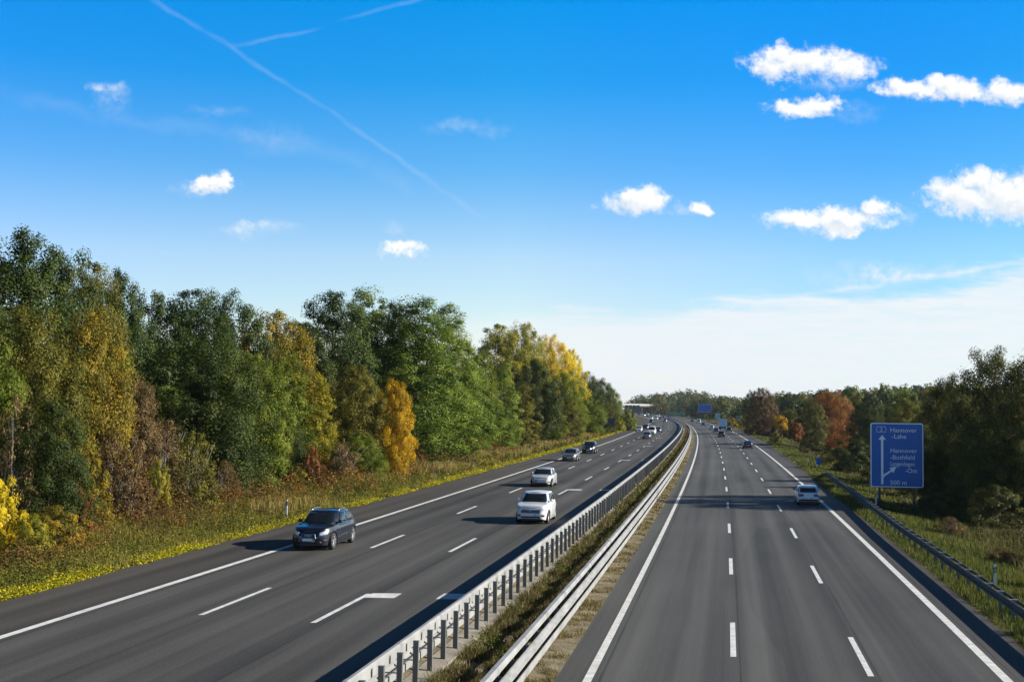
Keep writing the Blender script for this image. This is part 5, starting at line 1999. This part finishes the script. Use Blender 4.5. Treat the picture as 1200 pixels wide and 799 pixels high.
# back of a sign turned to the oncoming traffic, at the bend on the left
SB = 290.0
x, y, z = at(712.3, 494.3, SB)
sb = empty('road_sign', (x, y, .6), heading(SB))
tag(sb, 'dark back of a wide road sign on posts beside the left verge at the bend', 'road sign')
MB().box((0, 0, z - .6), (3.5, .08, 1.9)).build('panel', M['sign_back'], sb)
MB().box((0, 0, z - .6 + .98), (3.56, .16, .06)).build('lit_top_edge', M['sign_grey'], sb)  # pale strip standing in for sunlight on the top edge
for s_ in (-1.25, 1.25):
    MB().box((s_, -.12, (z + .8) / 2 - .3), (.12, .12, z + .8 - .6 + .4)).build('post', M['steel_dull'], sb)

# roadside plates far ahead on the right
x, y, z = at(841, 487.6, 530)
gs = empty('road_sign', (x, y, -.5), heading(530))
tag(gs, 'pale grey square sign on posts at the far right verge behind the lorry', 'road sign')
MB().box((0, 0, z + .5), (2.2, .08, 2.6)).build('panel', M['sign_grey'], gs)
for s_ in (-.8, .8):
    MB().box((s_, .1, (z + .4) / 2), (.12, .12, z + .6)).build('post', M['steel_dull'], gs)
for px, py, w_, h_, lb in ((865.5, 490.6, 1.7, 1.7, 'left one of the two small blue plates on the far right verge'),
                           (869.8, 494.2, 1.0, 1.6, 'right one of the two small blue plates on the far right verge')):
    x, y, z = at(px, py, 440)
    bs = empty('road_sign', (x, y, -.9), heading(440))
    tag(bs, lb, 'road sign')
    plate_mb(rrect(w_, h_, .1), -.04, .03).build('panel', M['sign_white'], bs).location = (0, 0, z + .9)
    plate_mb(rrect(w_ - .14, h_ - .14, .08), -.052, -.041).build('sign_face', M['sign_blue2'], bs).location = (0, 0, z + .9)
    MB().box((0, .1, (z + .9) / 2), (.1, .1, z + .9)).build('post', M['steel_dull'], bs)
# countdown beacon
x, y, z = at(895.6, 502, 340)
bc = empty('countdown_beacon', (x, y, -.35), heading(340))
tag(bc, 'tall narrow blue countdown beacon with white slanted stripes on the right verge', 'road sign')
plate_mb(rrect(.9, 2.5, .05), -.04, .04).build('panel', M['sign_blue2'], bc).location = (0, 0, z + .5)
for k in range(3):
    zz = z + .5 - .55 + .38 * k
    plate_mb([(-.40, zz - .22), (.40, zz), (.40, zz + .17), (-.40, zz - .05)], -.05, -.041).build('stripe', W_, bc)
MB().box((0, .1, (z) / 2), (.12, .1, z + .4)).build('post', M['steel_dull'], bc)
# little blue plate at the start of the guard rail
x, y, z = at(959.5, 540, 152)
lp = empty('road_sign', (x, y, -.55), heading(152))
tag(lp, 'little pale blue plate on a post where the right guard rail begins', 'road sign')
plate_mb(rrect(.62, .80, .05), -.03, .03).build('panel', M['sign_blue2'], lp).location = (0, 0, z + .55)
MB().box((0, .08, (z + .4) / 2), (.06, .06, z + .5)).build('post', M['steel_dull'], lp)


# delineator posts
def delineator(loc, rz, label, face=-1):
    d = empty('delineator_post', loc, rz)
    tag(d, label, 'delineator', 'white roadside delineator posts')
    sec = [(-.06, -.05), (.06, -.05), (.035, .06), (-.035, .06)]
    mb = MB()
    mb.grid([[(x, y, z + (.05 * (x + .06) / .12 if z > .9 else 0)) for x, y in sec + sec[:1]] for z in (-.2, 1.0)][::-1])
    mb.add([(x, y, 1.0 + .05 * (x + .06) / .12) for x, y in sec], [(0, 1, 2, 3)])
    mb.build('post', M['plastic_white'], d)
    bn = MB()
    bn.grid([[(x * 1.04, y * 1.04, z + .06 * (x + .06) / .12) for x, y in sec + sec[:1]] for z in (.66, .90)][::-1])
    bo = bn.build('black_band', M['black'], d)
    MB().box((0, -.056, .80), (.05, .012, .16)).build('reflector', M['reflector'], bo)
    return d


first = None
for px, py, z, Yd, lb in (
        (335.5, 607, .80, None, 'white delineator with a black band on the left verge behind the black-navy SUV'),
        (510, 563.5, .80, None, 'white delineator in the yellow flowers beneath the big light green poplar'),
        (556, 549, .80, None, 'white delineator on the left verge, farthest of the three there'),
        (1166, 690, -.15, None, 'white delineator on the grass behind the guard rail at the right border'),
        (1026.5, 592, -.15, None, 'white delineator at the guard rail by the left post of the big blue sign'),
        (947.5, 542, -.15, None, 'white delineator on the right verge just before the guard rail begins')):
    p, hd = road_at(px, py, z)
    delineator(p, hd + (math.pi if z > 0 else 0) * 0, lb)

# ------------------------------------------------------------------ the far bridge
BYd = 1060.0
(xa, ya, za) = at(700, 472.3, BYd - 110)
(xb, yb, zb_) = at(781, 474.8, BYd + 190)
br = empty('road_bridge', ((xa + xb) / 2, (ya + yb) / 2, 0), math.atan2(yb - ya, xb - xa))
tag(br, 'pale concrete bridge crossing the motorway far away', 'bridge')
bl = math.hypot(xb - xa, yb - ya)
zdk = (za + zb_) / 2
MB().box((0, 0, zdk - .3), (bl + 6, 9, 1.3)).build('parapet', M['bridge_white'], br)
MB().box((0, .0, zdk - 1.5), (bl + 6, 8, 1.2)).build('deck', M['bridge_dark'], br)
for k in (-.26, .04, .30):
    MB().box((k * bl, 0, (zdk - 2) / 2), (1.1, 5, zdk - 1.9)).build('pier', M['bridge_dark'], br)
MB().box((bl * .30, -.4, zdk / 2 - .4), (7, 7, zdk - 3.0)).build('abutment', M['bridge_white'], br)
# backs of overhead signs in front of it
x, y, z = at(741, 476.6, 1000)
og = empty('gantry_sign', (x, y, .5), heading(1000))
tag(og, 'dark back of an overhead gantry sign before the far bridge', 'road sign')
for k in range(4):
    MB().box(((k - 1.5) * 3.1, 0, z - .5), (2.7, .12, 3.0)).build('panel', M['sign_back'], og)
MB().box((0, .25, z - .5), (19, .3, .5)).build('cross_beam', M['steel_dull'], og)
for s_ in (-9.4, 9.4):
    MB().box((s_, .25, (z - .3) / 2), (.4, .4, z - .3)).build('post', M['steel_dull'], og)

# ------------------------------------------------------------------ the air
HAZE = 0.00005
if HAZE:
    hz = MB().box((300, 1850, 34), (5200, 4500, 76)).build('haze', [])
    hm = bpy.data.materials.new('haze_air')
    hm.use_nodes = True
    hm.node_tree.nodes.clear()
    pv = hm.node_tree.nodes.new('ShaderNodeVolumePrincipled')
    pv.inputs['Color'].default_value = (0.80, 0.88, 1.0, 1)
    pv.inputs['Density'].default_value = HAZE
    pv.inputs['Anisotropy'].default_value = 0.3
    ho = hm.node_tree.nodes.new('ShaderNodeOutputMaterial')
    hm.node_tree.links.new(pv.outputs[0], ho.inputs['Volume'])
    hz.data.materials.append(hm)
    tag(hz, kind='stuff')
    hz['label'] = 'faint autumn haze over the far stretch of the road'
bpy.context.view_layer.update()
